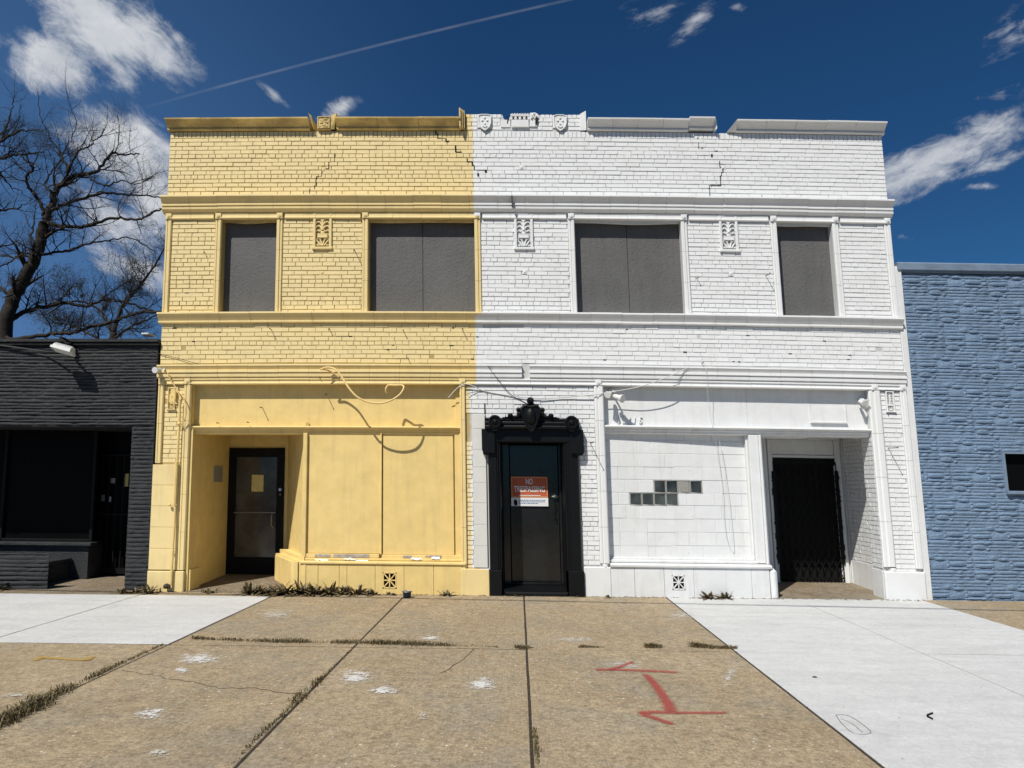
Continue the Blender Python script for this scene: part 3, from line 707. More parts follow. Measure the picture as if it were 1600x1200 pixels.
relief(5.42, 5.54, 2.655, 2.965)
relief(-5.10, -4.99, 2.60, 2.93)
# small square block in the yellow parapet with its two broken wings
x0, z0 = fac(497, 204); x1, z1 = fac(518, 184)
mb = MB(); mb.cbox(x0, x1, -.05, .30, 6.935, z1, .006)
m2 = [(x0+.02, x1-.02)]
for i in range(14):
    u, v = random.random(), random.random(); mb.ball((x0+.03+(x1-x0-.06)*u, -.05, 6.965+(z1-7.0)*v), .020, .014, .018, 7, 5)
mb.tube([(x0+.015, -.055, 6.955), (x1-.015, -.055, 6.955), (x1-.015, -.055, z1-.015), (x0+.015, -.055, z1-.015), (x0+.015, -.055, 6.955)], .009, 5)
xr = x1+.11; mb.add([(x1+.004, -.04, 6.94), (x1+.05, -.04, 6.94), (xr, -.13, z1+.012), (x1+.004, -.06, z1), (x1+.004, .28, 6.94), (x1+.05, .28, 6.94), (xr, .28, z1+.012), (x1+.004, .28, z1)],
       [(0, 1, 2, 3), (5, 4, 7, 6), (3, 2, 6, 7), (1, 5, 6, 2), (0, 3, 7, 4)])
xl = x0-.05; mb.add([(xl, -.04, 6.94), (xl-.008, -.04, 6.94), (xl-.075, -.13, z1+.02), (xl-.03, -.10, z1-.01), (xl, .28, 6.94), (xl-.008, .28, 6.94), (xl-.075, .28, z1+.02), (xl-.03, .28, z1-.01)],
       [(0, 1, 2, 3), (5, 4, 7, 6), (3, 2, 6, 7), (1, 5, 6, 2), (0, 3, 7, 4)])
mb.build('parapet_ornament', 'coping', B)
# ---- coping
COP = [(.30, 6.935), (-.030, 6.935), (-.052, 6.945), (-.054, 6.962), (-.040, 6.972), (-.058, 6.990), (-.095, 7.025), (-.135, 7.058), (-.155, 7.066), (-.158, 7.086), (.05, 7.094), (.30, 7.094)]
def coping(runs, mat='coping'):
    mb = MB()
    for a, b, sg, dz in runs:
        n = max(1, round((b-a)/sg)); w = (b-a)/n
        for i in range(n): mb.extr([(y, z+dz) for y, z in COP], a+i*w+(.002 if i else 0), a+(i+1)*w-(.002 if i < n-1 else 0), random.uniform(-.002, .002), random.uniform(-.003, .003))
    return mb.build('coping', mat, B)
coping([(XL-.03, x0-.12, .62, 0), (x1+.09, -.745, .62, 0)])
e1, e2, e3 = fac(1075, 200)[0], fac(1114, 200)[0], fac(1148, 200)[0]
coping([(1.215, e1-.01, .41, 0), (e1, e2, .45, .028), (e3, XR+.035, .43, 0)], 'terra')
mb = MB()   # broken coping ends
mb.add([(e3+.004, -.155, 7.09), (e3+.004, -.05, 6.94), (fac(1135, 208)[0], -.03, 6.94), (e3+.004, .28, 7.09), (e3+.004, .28, 6.94), (fac(1135, 208)[0], .28, 6.94)], [(0, 1, 2), (3, 5, 4), (0, 2, 5, 3), (1, 4, 5, 2)])
mb.add([(e2-.004, -.155, 7.115), (e2-.004, -.04, 6.95), (e2+.035, -.10, 6.96), (e2+.03, -.10, 7.09), (e2-.004, .28, 7.115), (e2-.004, .28, 6.95), (e2+.035, .28, 6.96), (e2+.03, .28, 7.09)], [(0, 1, 2, 3), (5, 4, 7, 6), (0, 3, 7, 4), (1, 5, 6, 2), (3, 2, 6, 7)])
# raised coping ends against the peak
mb.add([(1.10, -.015, 6.945), (1.20, -.02, 6.945), (1.20, -.03, 7.26), (1.11, -.02, 7.212), (1.10, .29, 6.945), (1.20, .29, 6.945), (1.20, .29, 7.26), (1.11, .29, 7.212)], [(0, 1, 2, 3), (5, 4, 7, 6), (3, 2, 6, 7), (1, 5, 6, 2), (0, 3, 7, 4)])
mb.build('broken_coping_end', 'terra', B)
mb = MB()
for k in range(3):
    y0 = -.13+k*.03; mb.box(-.755+k*.028, -.731+k*.028, y0, .28, 6.945, 7.245-k*.006)
mb.build('coping_return', 'coping', B)
# shields, cube block and broken block on the peak
def shield(xc, z0, z1):
    w = .095; h = z1-z0; mb = MB()
    mb.cbox(xc-w-.018, xc+w+.018, -.016, .01, z0+.05, z1+.01, .004)
    P = [(-1, .92), (-.55, 1), (.55, 1), (1, .92), (1.0, .5), (.78, .25), (.35, .08), (0, 0), (-.35, .08), (-.78, .25), (-1.0, .5)]
    P = [(xc+u*w, z0+h*v) for u, v in P]; mb.prism(P, -.034, -.01)
    mb.tube([(x, -.038, z) for x, z in P+[P[0]]], .0085, 6)
    for u, v, r in ((-.4, .62, .020), (.4, .62, .020), (0, .42, .017), (-.28, .26, .014), (.28, .26, .014), (0, .80, .022), (-.1, .2, .012), (.1, .2, .012)):
        mb.ball((xc+u*w, -.036, z0+h*v), r, .014, r*.9, 8, 6)
    mb.build('shield_relief', 'terra', B)
for s in shx: shield(s, 6.93, 7.185)
mb = MB(); a0, a1 = .045, .315
mb.cbox(a0, a1, -.035, .01, 6.985, 7.105, .004)
n = 4
for k in range(n+1):
    x = a0+(a1-a0)*k/n; mb.cbox(x-.018, x+.018, -.035, .01, 7.107, 7.16, .003)
mb.cbox(a0-.01, a1+.012, -.04, .012, 7.162, 7.195, .004)
for k in range(7): mb.ball((a0+.02+k*.04, -.03, 7.197), .018, .018, .012, 7, 4)
pts = [(.322, 7.0), (.44, 7.0), (.44, 7.12), (.47, 7.15), (.46, 7.20), (.42, 7.225), (.335, 7.22)]
mb.prism(pts, -.03, .01)
for u, v in ((.37, 7.17), (.40, 7.20), (.43, 7.16), (.41, 7.13), (.36, 7.13), (.39, 7.15)): mb.ball((u, -.035, v), .02, .02, .018, 7, 5)
mb.prism([(-.12, 6.99), (.03, 6.99), (.03, 7.09), (-.02, 7.11), (-.12, 7.10)], -.02, .01)
mb.build('carved_block', 'terra', B)
mb = MB()
mb.prism([fac(*p) for p in ((791, 183), (794, 183), (795, 187), (793, 194), (792, 194), (793, 186))], -.024, -.018)
mb.prism([fac(*p) for p in ((838, 183), (841, 188), (839, 194), (837, 199), (836, 192), (838, 188))], -.036, -.028)
for k in range(3):
    x, z = fac(806+k*8.6, 182); mb.prism([(x-.022, z+.022), (x+.018, z+.024), (x+.028, z-.02), (x-.008, z-.026)], .0, .012)
mb.build('missing_piece', 'crack', B)
# ---- step cracks, missing brick chips, nails
def crack(pts, w=.012, y=-.0125, name='crack'):
    mb = MB(); q = [fac(*p) for p in pts]
    for (xa, za), (xb_, zb_) in zip(q, q[1:]):
        # follow joints: vertical then horizontal
        ww = w*random.uniform(.6, 1.3)
        if abs(za-zb_) > .01: mb.box(xa-ww/2, xa+ww/2, y, .0, min(za, zb_), max(za, zb_))
        if abs(xa-xb_) > .01: mb.box(min(xa, xb_), max(xa, xb_), y+.001, .001, zb_-ww*.35, zb_+ww*.35)
    mb.build(name, 'crack', B)
crack([(523, 241), (523, 247), (514, 254), (514, 258), (503, 264), (503, 273), (495, 276), (494, 280), (492, 290), (484, 296), (473, 304), (473, 308)], .011)
crack([(681, 201), (684, 210), (697, 217), (702, 222)], .022); crack([(712, 228), (722, 238)], .03)
crack([(730, 248), (738, 253), (741, 259), (759, 266)], .018); crack([(759, 263), (759, 270)], .025); crack([(747, 271), (747, 276)], .022)
crack([(1090, 215), (1091, 222), (1093, 233)], .014); crack([(1112, 241), (1112, 246)], .02); crack([(1124, 252), (1129, 262), (1127, 270), (1125, 275), (1108, 290), (1084, 308)], .011)
crack([(1190, 305), (1193, 309)], .012); crack([(468, 322), (467, 340)], .01)
crack([(800, 311), (800, 327)], .014, -.153)
mb = MB()
for _ in range(30):
    x = random.uniform(-5.1, 5.6); z = random.choice([random.uniform(3.3, 3.88)]*5+[random.uniform(4.1, 5.4), random.uniform(5.9, 6.7)])
    if any(a-.1 < x < b+.1 for a, b in WIN) and z > 4: continue
    z = 3.893-round((3.893-z)/.0667)*.0667 if z < 4 else z
    w = random.uniform(.01, .035); mb.cbox(x-w, x+w, -.0115, .0, z-.006, z+random.uniform(.002, .010), .003)
mb.build('chipped_joint', 'crack', B)
NL = [(1387, 700, .26), (922, 692, .30), (410, 637, .12), (459, 667-32, .0), (511, 617, .14), (342, 661, .10), (389, 660, .10), (1196, 431, .16), (1088, 435, .08), (424, 515, .10), (630, 517, .08), (556, 395, .14), (320, 395, .05),
      (1096, 567, .06), (500, 591, .05), (515, 515, .06), (722, 515, .1), (690, 235, .0), (1050, 578, .06), (637, 560, .05)]
for px_, py_, L in NL:
    if L <= 0: continue
    x, z = fac(px_, py_); y0 = .0
    if py_ in (637, 617, 661, 660): y0 = .10 if py_ in (637, 617) else .03
    x, z = fac(px_, py_, y0); mb = MB(); r = .0055
    mb.tube([(x, y0+.01, z), (x+.01, y0-L*.6, z-.006), (x+.012, y0-L, z-.004)], r, 6); mb.ball((x+.012, y0-L, z-.004), r*1.7, n=7, m=5)
    mb.build('nail', 'nail', B)
# ================================================================ YELLOW SHOPFRONT
S = MB()
# sign fascia
mb = MB(); mb.box(HY[0]-.05, HY[1]+.05, .10, .16, 2.36, 3.05); YSIGN = mb.build('sign_fascia', 'ywood', B)
mb = MB(); mb.cbox(HY[1]-.075, HY[1]-.012, .085, .11, 2.37, 2.975, .004); mb.box(HY[1]-.012, HY[1]+.01, .03, .3, 2.37, 2.975); mb.box(HY[0]-.01, HY[0]+.006, .03, .3, 2.37, 2.975)
mb.build('sign_frame', 'yellow', B)
LIP = [(.34, 2.372), (.055, 2.368), (-.004, 2.360), (-.010, 2.345), (.010, 2.330), (.034, 2.318), (.036, 2.300), (.050, 2.292), (.052, 2.262), (.066, 2.250), (.34, 2.250)]
mb = MB(); mb.trim(LIP, HY[0]+.004, HY[1]-.002, 1.3, .003, .001); mb.build('shopfront_head', 'yellow', B)
# entry recess: walls, ceiling, floor
DY = 1.42
mb = MB()
mb.box(-4.78, -4.72, .0, .34, -.08, 2.36)                      # pier return
mb.box(-4.90, -4.735, .34, DY+.1, -.08, 2.45)                    # side wall
mb.box(-4.80, -4.690, .02, .34, -.08, .30)
dl, dr = fac(355, 780, DY)[0], fac(444, 780, DY)[0]; dt = fac(400, 700, DY)[1]; FLR = .055
mb.box(-4.90, dl, DY, DY+.15, -.08, 2.45); mb.box(dr, -3.2, DY, DY+.15, -.08, 2.45); mb.box(dl-.001, dr+.001, DY+.002, DY+.15, dt, 2.45)
mb.build('entry_wall', 'yellow', B)
mb = MB(); mb.box(-4.9, -2.9, .34, DY+.2, 2.36, 2.46); mb.cbox(-4.45, -4.15, .7, .9, 2.34, 2.37); mb.cbox(-3.95, -3.6, .8, 1.0, 2.335, 2.37); mb.build('entry_ceiling', 'yellow', B)
mb = MB()
def ramp(mb, x0, x1, y0, y1, z0, z1, n=8):
    for i in range(n):
        a, b = x0+(x1-x0)*i/n, x0+(x1-x0)*(i+1)/n
        mb.add([(a, y0, z0), (b, y0, z0), (b, y1, z1), (a, y1, z1), (a, y0, -.1), (b, y0, -.1)], [(0, 1, 2, 3), (4, 5, 1, 0)])
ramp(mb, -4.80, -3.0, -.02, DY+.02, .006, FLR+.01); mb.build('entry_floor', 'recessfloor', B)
# splayed side of the display case, with base
P0, P1 = (-3.085, .045), (dr+.05, DY)
def wallseg(mb, p, q, t, z0, z1):
    d = Vector((q[0]-p[0], q[1]-p[1])); nrm = Vector((-d.y, d.x)).normalized()*t
    mb.plan([p, q, (q[0]+nrm.x, q[1]+nrm.y), (p[0]+nrm.x, p[1]+nrm.y)], z0, z1)
mb = MB(); wallseg(mb, P1, P0, .05, .44, 2.42); mb.cbox(-3.105, -3.045, .018, .07, .44, 2.262, .006); wallseg(mb, (P1[0]+.10, P1[1]-.1), (P1[0]+.16, P1[1]-.2), -.02, .44, 2.4)
mb.build('display_side', 'yellow', B)
mb = MB(); Q0, Q1 = (-3.20, -.02), (-3.72, .86)
mb.plan([Q0, (-3.02, -.045), (-3.0, .3), (-3.3, 1.2), (-3.66, 1.1), (-3.80, .98), Q1], -.08, .415); mb.plan([(-3.235, -.03), (-3.18, -.058), (-3.13, -.058), (-3.13, .05), (-3.235, .05)], -.08, .43)
mb.plan([(-3.17, .03), (-3.05, -.03), (-3.03, .3), (-3.5, 1.1), (-3.80, 1.0), (-3.60, .72)], .415, .445); mb.plan([(-3.13, .05), (-3.06, .0), (-3.03, .2), (-3.5, 1.1), (-3.76, 1.08)], .445, .50)
mb.build('display_base', 'yellow', B)
# plywood sheets in the display opening
mb = MB()
xm = fac(595, 780)[0]
mb.cbox(-3.045, xm-.012, .062, .08, .545, 2.262, .003); BRD = mb.build('plywood_board', 'ywood', B)
mb = MB(); mb.cbox(xm+.014, -.915, .070, .09, .535, 2.262, .003); mb.build('plywood_board', 'ywood', B)
mb = MB(); mb.cbox(xm-.016, xm+.004, .040, .08, .535, 2.262, .003); mb.cbox(-.893, -.822, .055, .09, .50, 2.262, .003); mb.box(-.822, -.80, .02, .09, .46, 2.262)
mb.box(-3.09, -.79, .10, .16, .40, 2.36)
mb.build('display_batten', 'yellow', B)
# sill timbers with peeling paint
mb = MB(); a = -3.05
mb.cbox(-3.05, xm-.03, .035, .10, .485, .540, .005); mb.cbox(xm+.01, -.80, .035, .10, .480, .532, .005); mb.cbox(-3.06, -.80, .012, .10, .452, .482, .006)
SI = mb.build('sill_rail', 'yellow', B)
def flake(px0, py0, px1, py1, bare=True):
    (xa, za), (xb_, zb_) = fac(px0, py0), fac(px1, py1); n = 6; mb = MB(); tp = []; bt = []
    for i in range(n+1):
        u = i/n; x = xa+(xb_-xa)*u; tp.append((x, .030, za-.01+random.uniform(-.004, .006))); bt.append((x, .004-random.uniform(0, .012), zb_+random.uniform(-.004, .012)))
    for i in range(n): mb.add([bt[i], bt[i+1], tp[i+1], tp[i], (bt[i][0], bt[i][1]+.003, bt[i][2]-.003), (bt[i+1][0], bt[i+1][1]+.003, bt[i+1][2]-.003)], [(0, 1, 2, 3), (4, 5, 1, 0)])
    mb.build('peeling_flake', 'flake', SI)
flake(492, 871, 513, 876); flake(537, 871, 556, 875); flake(554, 872, 575, 877); flake(642, 871, 659, 875); flake(674, 869, 687, 874)
mb = MB()
for (p0, p1, p2, p3) in ((491, 866, 515, 871), (520, 866, 538, 872), (538, 866, 576, 872), (629, 868, 643, 872), (664, 868, 690, 871)):
    (xa, za), (xb_, zb_) = fac(p0, p1), fac(p2, p3); mb.cbox(xa, xb_, .0285, .04, zb_, za, .003)
mb.build('bare_wood', 'bare', SI)
# bulkhead with terracotta slabs and vent
BULK = [(.12, .452), (.0, .447), (-.050, .442), (-.056, .432), (-.056, .412), (-.040, .402), (.12, .402)]
mb = MB(); mb.extr(BULK, -3.10, -2.0); mb.extr(BULK, -1.997, -.745); mb.build('bulkhead_ledge', 'yellow', B)
VY0, VY1 = (-1.925, -1.728), (.078, .300)
def bulkhead(xs_, z0, z1, vx, vz, mat, y=-.036):
    mb = MB()
    for a, b in zip(xs_, xs_[1:]):
        if a < (vx[0]+vx[1])/2 < b:
            mb.cbox(a+.002, vx[0], y, .1, z0, z1, .002); mb.cbox(vx[1], b-.002, y, .1, z0, z1, .002); mb.box(vx[0], vx[1], y+.002, .1, z0, vz[0]); mb.box(vx[0], vx[1], y+.002, .1, vz[1], z1)
        else: mb.cbox(a+.002, b-.002, y+random.uniform(-.001, .001), .1, z0, z1, .003)
    o = mb.build('bulkhead', mat, B)
    v = MB(); cx, cz = (vx[0]+vx[1])/2, (vz[0]+vz[1])/2; w = (vx[1]-vx[0])/2; h = (vz[1]-vz[0])/2; t = w*.10
    for r in ((-1, -1+.16, -1, 1), (1-.16, 1, -1, 1)): v.box(cx+r[0]*w, cx+r[1]*w, y-.004, y+.02, cz-h, cz+h)
    v.box(cx-w, cx+w, y-.004, y+.02, cz-h, cz-h+.016); v.box(cx-w, cx+w, y-.004, y+.02, cz+h-.016, cz+h)
    for k in range(4):
        an = math.pi*k/4; L = .93 if k % 2 == 0 else 1.25
        dx, dz = math.cos(an)*w*L, math.sin(an)*h*L; px_, pz_ = -math.sin(an)*t*.75, math.cos(an)*t*.75
        v.prism([(cx-dx-px_, cz-dz-pz_), (cx+dx-px_, cz+dz-pz_), (cx+dx+px_, cz+dz+pz_), (cx-dx+px_, cz-dz+pz_)], y-.003-.0005*k, y+.016)
    v.disc(cx, cz, w*.2, y-.007, y+.01, 12)
    v.build('vent', mat, o)
    d = MB(); d.box(vx[0], vx[1], .05, .06, vz[0], vz[1]); d.build('vent_void', 'void', o)
jx = [fac(p, 900)[0] for p in (470, 498, 531, 543, 587, 632, 678, 723)]
bulkhead([-3.13]+jx[1:]+[-.745], -.08, .402, VY0, VY1, 'yellow')
# door
DO = MB(); w = dr-dl; fl = FLR+.012
DO.cbox(dl, dl+.14, DY-.03, DY+.04, fl, dt, .004); DO.cbox(dr-.12, dr, DY-.03, DY+.04, fl, dt, .004); DO.cbox(dl+.139, dr-.119, DY-.028, DY+.04, dt-.15, dt-.001, .004); DO.cbox(dl+.139, dr-.119, DY-.028, DY+.04, fl+.001, fl+.27, .004)
YD = DO.build('glazed_door', 'iron', B)
mb = MB(); gx0, gx1, gz0, gz1 = dl+.14, dr-.12, fl+.27, dt-.15; mb.box(gx0, gx1, DY+.0, DY+.01, gz0, gz1); mb.build('glass', 'glass', YD)
mb = MB(); zb_ = fac(400, 801, DY-.05)[1]; mb.tube([(gx0, DY-.06, zb_), (gx1-.0, DY-.06, zb_+.005)], .011, 8); mb.tube([(gx1-.05, DY-.06, zb_), (gx1-.055, DY-.085, zb_-.06), (gx1-.055, DY-.085, zb_-.2), (gx1-.03, DY-.05, zb_-.25)], .010, 8); mb.build('push_bar', 'alu', YD)
x, z = fac(438, 765, DY-.03); mb = MB(); mb.disc(x, z, .026, DY-.05, DY-.03, 14); mb.disc(x, z, .012, DY-.058, DY-.05, 10); mb.disc(x, z-.08, .010, DY-.04, DY-.03, 10); mb.build('lock', 'chrome', YD)
# notice and plate
x0, z0 = fac(393, 768, DY-.002); x1, z1 = fac(412, 742, DY-.002)
mb = MB(); mb.box(x0, x1, DY-.006, DY-.002, z0, z1); NT = mb.build('paper_notice', 'paper'); tag(NT, 'sun faded yellow paper notice taped inside the recess door glass', 'notice')
x0, z0 = fac(313, 753, .9); x1, z1 = fac(333, 729, 1.2)
mb = MB(); mb.box(-4.735, -4.72, .80, 1.12, z0, z1); tag(mb.build('wall_plate', 'graypaper'), 'small grey plate stuck on the shaded side wall of the yellow entry', 'plate')

# ================================================================ WHITE SHOPFRONT
mb = MB(); xs_ = [HW[0]-.04, fac(1167, 640, .1)[0], HW[1]+.05]
for a, b in zip(xs_, xs_[1:]): mb.cbox(a+.001, b-.001, .10, .16, 2.38, 3.05, .002)
mb.build('sign_fascia', 'white', B)
mb = MB(); (pa, za), (pb_, zb_) = fac(1264, 631, .1), fac(1322, 660, .1)
mb.add([(pa, .092, za-.04), (pb_, .092, za-.04), (pb_, .082, zb_), (pa, .080, zb_-.0), (pa, .10, za-.04), (pb_, .10, za-.04), (pb_, .10, zb_), (pa, .10, zb_)], [(0, 1, 2, 3), (0, 3, 7, 4), (1, 5, 6, 2), (0, 4, 5, 1)])
mb.cbox(pa-.005, pb_+.005, .062, .10, zb_-.02, zb_+.005, .003); mb.cbox(pb_-.005, pb_+.004, .076, .10, zb_, za, .002); mb.cbox(pa-.004, pa+.004, .082, .10, zb_, za, .002)
mb.build('blank_sign_plate', 'white', B)
LIPW = [(y, z+.045) for y, z in LIP]
LIPW = [(.34, 2.418), (.055, 2.414), (-.010, 2.405), (-.018, 2.385), (.004, 2.372), (.030, 2.362), (.030, 2.340), (.050, 2.330), (.055, 2.300), (.072, 2.288), (.34, 2.288)]
mb = MB(); mb.trim(LIPW, HW[0]-.002, HW[1]-.004, 1.3, .003, .001); mb.build('shopfront_head', 'white', B)
mb = MB(); mb.box(HW[0]-.02, HW[1]+.2, .34, 1.6, 2.40, 2.5); mb.cbox(3.5, 4.3, .1, .4, 2.27, 2.30, .004); mb.build('entry_ceiling', 'white', B)
# house number
zc = fac(970, 658, .09)[1]
for px_, ch in ((966.5, '1'), (975, '3'), (984, '1'), (991.5, '1'), (1001, '5')):
    mb = MB(); x, z = fac(px_, 657, .09); text_mesh(mb, ch, x, .088, z, .14, .022, .78, .12); mb.build('house_number', 'white', B)
# block wall of the display opening, slightly raked back to the right
CY0, CY1 = .10, .17; cx0, cx1 = HW[0]-.02, 3.45
def cyf(x): return CY0+(CY1-CY0)*(x-cx0)/(cx1-cx0)
mb = MB(); zr = .525; r = 0; GB = [(1.63, 2.37, 1.425, 1.612)]
gx0, gz0 = fac(984, 789, .12); gxa, gza = fac(1022, 770, .12); gxb, gzb = fac(1097, 751, .12); gxc = fac(1060, 789, .12)[0]
gbh = [(gx0-.004, gxc+.004, gz0-.004, gza+.002), (gxa-.004, gxb+.004, gza-.002, gzb+.006)]
rows_z = [gz0+.0, gza-.001, gzb+.002]
while rows_z[0] > .64: rows_z.insert(0, rows_z[0]-.19)
rows_z[0] = .525
while rows_z[-1] < 2.38: rows_z.append(rows_z[-1]+.19)
for r, z in enumerate(rows_z[:-1]):
    zt = rows_z[r+1]; x = cx0-random.choice([.0, .2, .1, .3]); 
    while x < cx1:
        l = random.choice([.40, .40, .40, .2]); a, b = max(x, cx0), min(x+l, cx1); x += l
        if b-a < .03: continue
        segs = [(a, b)]
        for h in gbh:
            if h[2] < (z+zt)/2 < h[3]:
                ns = []
                for p, q in segs:
                    if h[1] <= p or h[0] >= q: ns.append((p, q)); continue
                    if h[0] > p+.02: ns.append((p, h[0]))
                    if h[1] < q-.02: ns.append((h[1], q))
                segs = ns
        for p, q in segs:
            j = random.uniform(-.0025, .0025); m = .0035; c = .003; y0, y1 = cyf(p)+j, cyf(q)+j+random.uniform(-.001, .001)
            if zt > 2.38: zt2 = 2.38
            else: zt2 = zt
            mb.add([(p+m, y0+c, z+m), (q-m, y1+c, z+m), (q-m, y1+c, zt2-m), (p+m, y0+c, zt2-m), (p+m+c, y0, z+m+c), (q-m-c, y1, z+m+c), (q-m-c, y1, zt2-m-c), (p+m+c, y0, zt2-m-c), (p+m, y0+.03, z+m), (q-m, y1+.03, z+m), (q-m, y1+.03, zt2-m), (p+m, y0+.03, zt2-m)],
                   [(0, 1, 5, 4), (1, 2, 6, 5), (2, 3, 7, 6), (3, 0, 4, 7), (4, 5, 6, 7), (8, 9, 1, 0), (9, 10, 2, 1), (10, 11, 3, 2), (11, 8, 0, 3)])
    # squeezed-out mortar ridge
    if random.random() < .75:
        a = random.uniform(cx0, cx0+.6); b = random.uniform(2.2, cx1-.1); P = []
        if not any(h[2]-.03 < z < h[3]+.03 for h in gbh):
            for i in range(15): x_ = a+(b-a)*i/14; P.append((x_, cyf(x_)+.001, z+random.uniform(-.0015, .0015)))
            mb.tube(P, .0045, 5)
BW = mb.build('block_infill', 'white', B)
mb = MB(); mb.add([(cx0, CY0+.006, .42), (cx1, CY1+.006, .42), (cx1, CY1+.006, 2.45), (cx0, CY0+.006, 2.45), (cx0, .24, .42), (cx1, .24, .42), (cx1, .24, 2.45), (cx0, .24, 2.45)], [(0, 1, 2, 3), (5, 4, 7, 6), (0, 3, 7, 4), (1, 5, 6, 2)])
mb.build('infill_mortar', 'white', BW)
gw = (gxb-gxa)/4
def gblock(x, z, h, mid=False):
    mb = MB(); y = cyf(x)+.008; mb.cbox(x+.010, x+gw-.010, y-.006, y+.02, z+.008, z+h-.008, .010)
    o = mb.build('glass_block', 'gblock' if not mid else 'graypaper', BW)
    f = MB(); t = .009
    f.cbox(x, x+t, y-.010, y+.01, z, z+h, .002); f.cbox(x+gw-t, x+gw, y-.010, y+.01, z, z+h, .002); f.cbox(x+t, x+gw-t, y-.009, y+.01, z, z+.007, .002); f.cbox(x+t, x+gw-t, y-.009, y+.01, z+h-.007, z+h, .002)
    f.build('block_joint', 'graypaper', o)
for k in range(4):
    gblock(gxa+k*gw, gza, gzb-gza, k == 2); gblock(gx0+k*(gxc-gx0)/4, gz0, gza-gz0-.002)
# left jamb, right post, sills
mb = MB(); mb.box(HW[0]-.01, HW[0]+.004, .03, .24, .42, 2.4)
pl0, pl1 = fac(1171, 780)[0], fac(1193, 780)[0]; pl0 = 3.40; pl1 = 3.565
mb.cbox(pl0, pl1-.03, .025, .2, .47, 2.292, .006); mb.cbox(pl1-.028, pl1+.006, -.005, .2, .46, 2.292, .008); mb.cbox(pl0-.03, pl0-.002, .09, .2, .50, 2.292, .004)
mb.build('display_post', 'white', B)
mb = MB(); mb.cbox(HW[0]-.01, pl0-.01, .075, .2, .50, .530, .006); mb.cbox(HW[0]-.012, pl0+.02, .02, .2, .462, .502, .008)
mb.extr([(y, z) for y, z in [(.12, .462), (.0, .456), (-.058, .446), (-.064, .434), (-.060, .412), (-.040, .400), (.12, .400)]], HW[0]+.002, pl1+.02); mb.build('sill_rail', 'white', B)
jx = [fac(p, 900)[0] for p in (947, 991, 1037, 1083, 1173)]
bulkhead([1.31]+jx[1:]+[3.56], -.10, .399, (1.757+.03, 1.757+.03+.2), (.06, .27), 'white') if False else None
vx0, vx1 = fac(1049, 900)[0], fac(1069, 900)[0]; vz0, vz1 = fac(1059, 921)[1], fac(1059, 898)[1]
bulkhead([1.31]+jx[1:]+[3.55], -.10, .399, (vx0, vx1), (vz0, vz1), 'white')
mb = MB(); mb.tube([(3.61, -.01, -.10), (3.605, -.01, .37), (3.60, -.006, .405)], [.05, .05, .02], 12); mb.plan([(3.56, -.03), (3.655, -.03), (3.655, .1), (4.0, 1.2), (3.56, 1.2)], -.10, .36); mb.build('base_corner', 'white', B)
# right entry recess
RY = 1.38; gl, grr = fac(1212, 800, RY)[0], fac(1309, 800, RY)[0]; gt = fac(1260, 716, RY)[1]; RXW = 5.345
mb = MB()
mb.plan([(3.60, .2), (3.655, .2), (3.97, RY+.1), (3.9, RY+.1)], -.1, 2.45)
mb.box(3.9, gl, RY, RY+.2, -.1, 2.45); mb.box(grr, RXW+.05, RY, RY+.2, -.1, 2.45); mb.box(gl-.001, grr+.001, RY+.002, RY+.2, gt, 2.45)
mb.box(RXW-.002+.0, 5.72, .30, RY+.2, -.1, 2.45)
mb.build('entry_wall', 'white', B)
def fr_right(xw): return lambda u, y, z: (xw+y, u, z)
mb = MB(); bricks(mb, .32, RY, 2.40, .42, frame=fr_right(RXW)); bricks(mb, .0, .31, 2.285, .42, frame=fr_right(5.178)); 
for i in range(12):  # courses at the slanted inner face of the pier
    pass
mb.build('return_bricks', 'white', B)
mb = MB(); mb.box(5.180, 5.345, .002, .325, -.1, 2.40)
mb.box(RXW-.018, RXW+.01, .33, .80, -.1, .405); mb.box(RXW-.018, RXW+.01, .803, RY, -.1, .405); mb.box(5.160, 5.19, .003, .327, -.1, .395); mb.build('return_base', 'white', B)
# door frame trims
mb = MB()
a, b = fac(1197, 800, RY)[0], fac(1211, 800, RY)[0]
mb.cbox(a, a+.05, RY-.06, RY+.01, 0, 2.33, .006); mb.cbox(a+.075, gl-.004, RY-.035, RY+.01, 0, gt+.30, .008)
mb.cbox(grr+.006, grr+.10, RY-.035, RY+.01, 0, gt+.30, .008); mb.cbox(grr+.125, min(grr+.215, RXW-.02), RY-.06, RY+.01, 0, 2.33, .006)
mb.cbox(gl-.003, grr+.005, RY-.033, RY+.01, gt+.005, gt+.05, .008); mb.cbox(a+.07, grr+.105, RY-.045, RY+.01, gt+.302, gt+.35, .006); mb.cbox(gl+.0, grr, RY-.012, RY+.01, gt+.052, gt+.30, .004)
mb.build('door_frame', 'white', B)
mb = MB(); ramp(mb, 3.6, RXW+.02, -.02, RY+.05, .002, .045); mb.build('entry_floor', 'recessfloor', B)
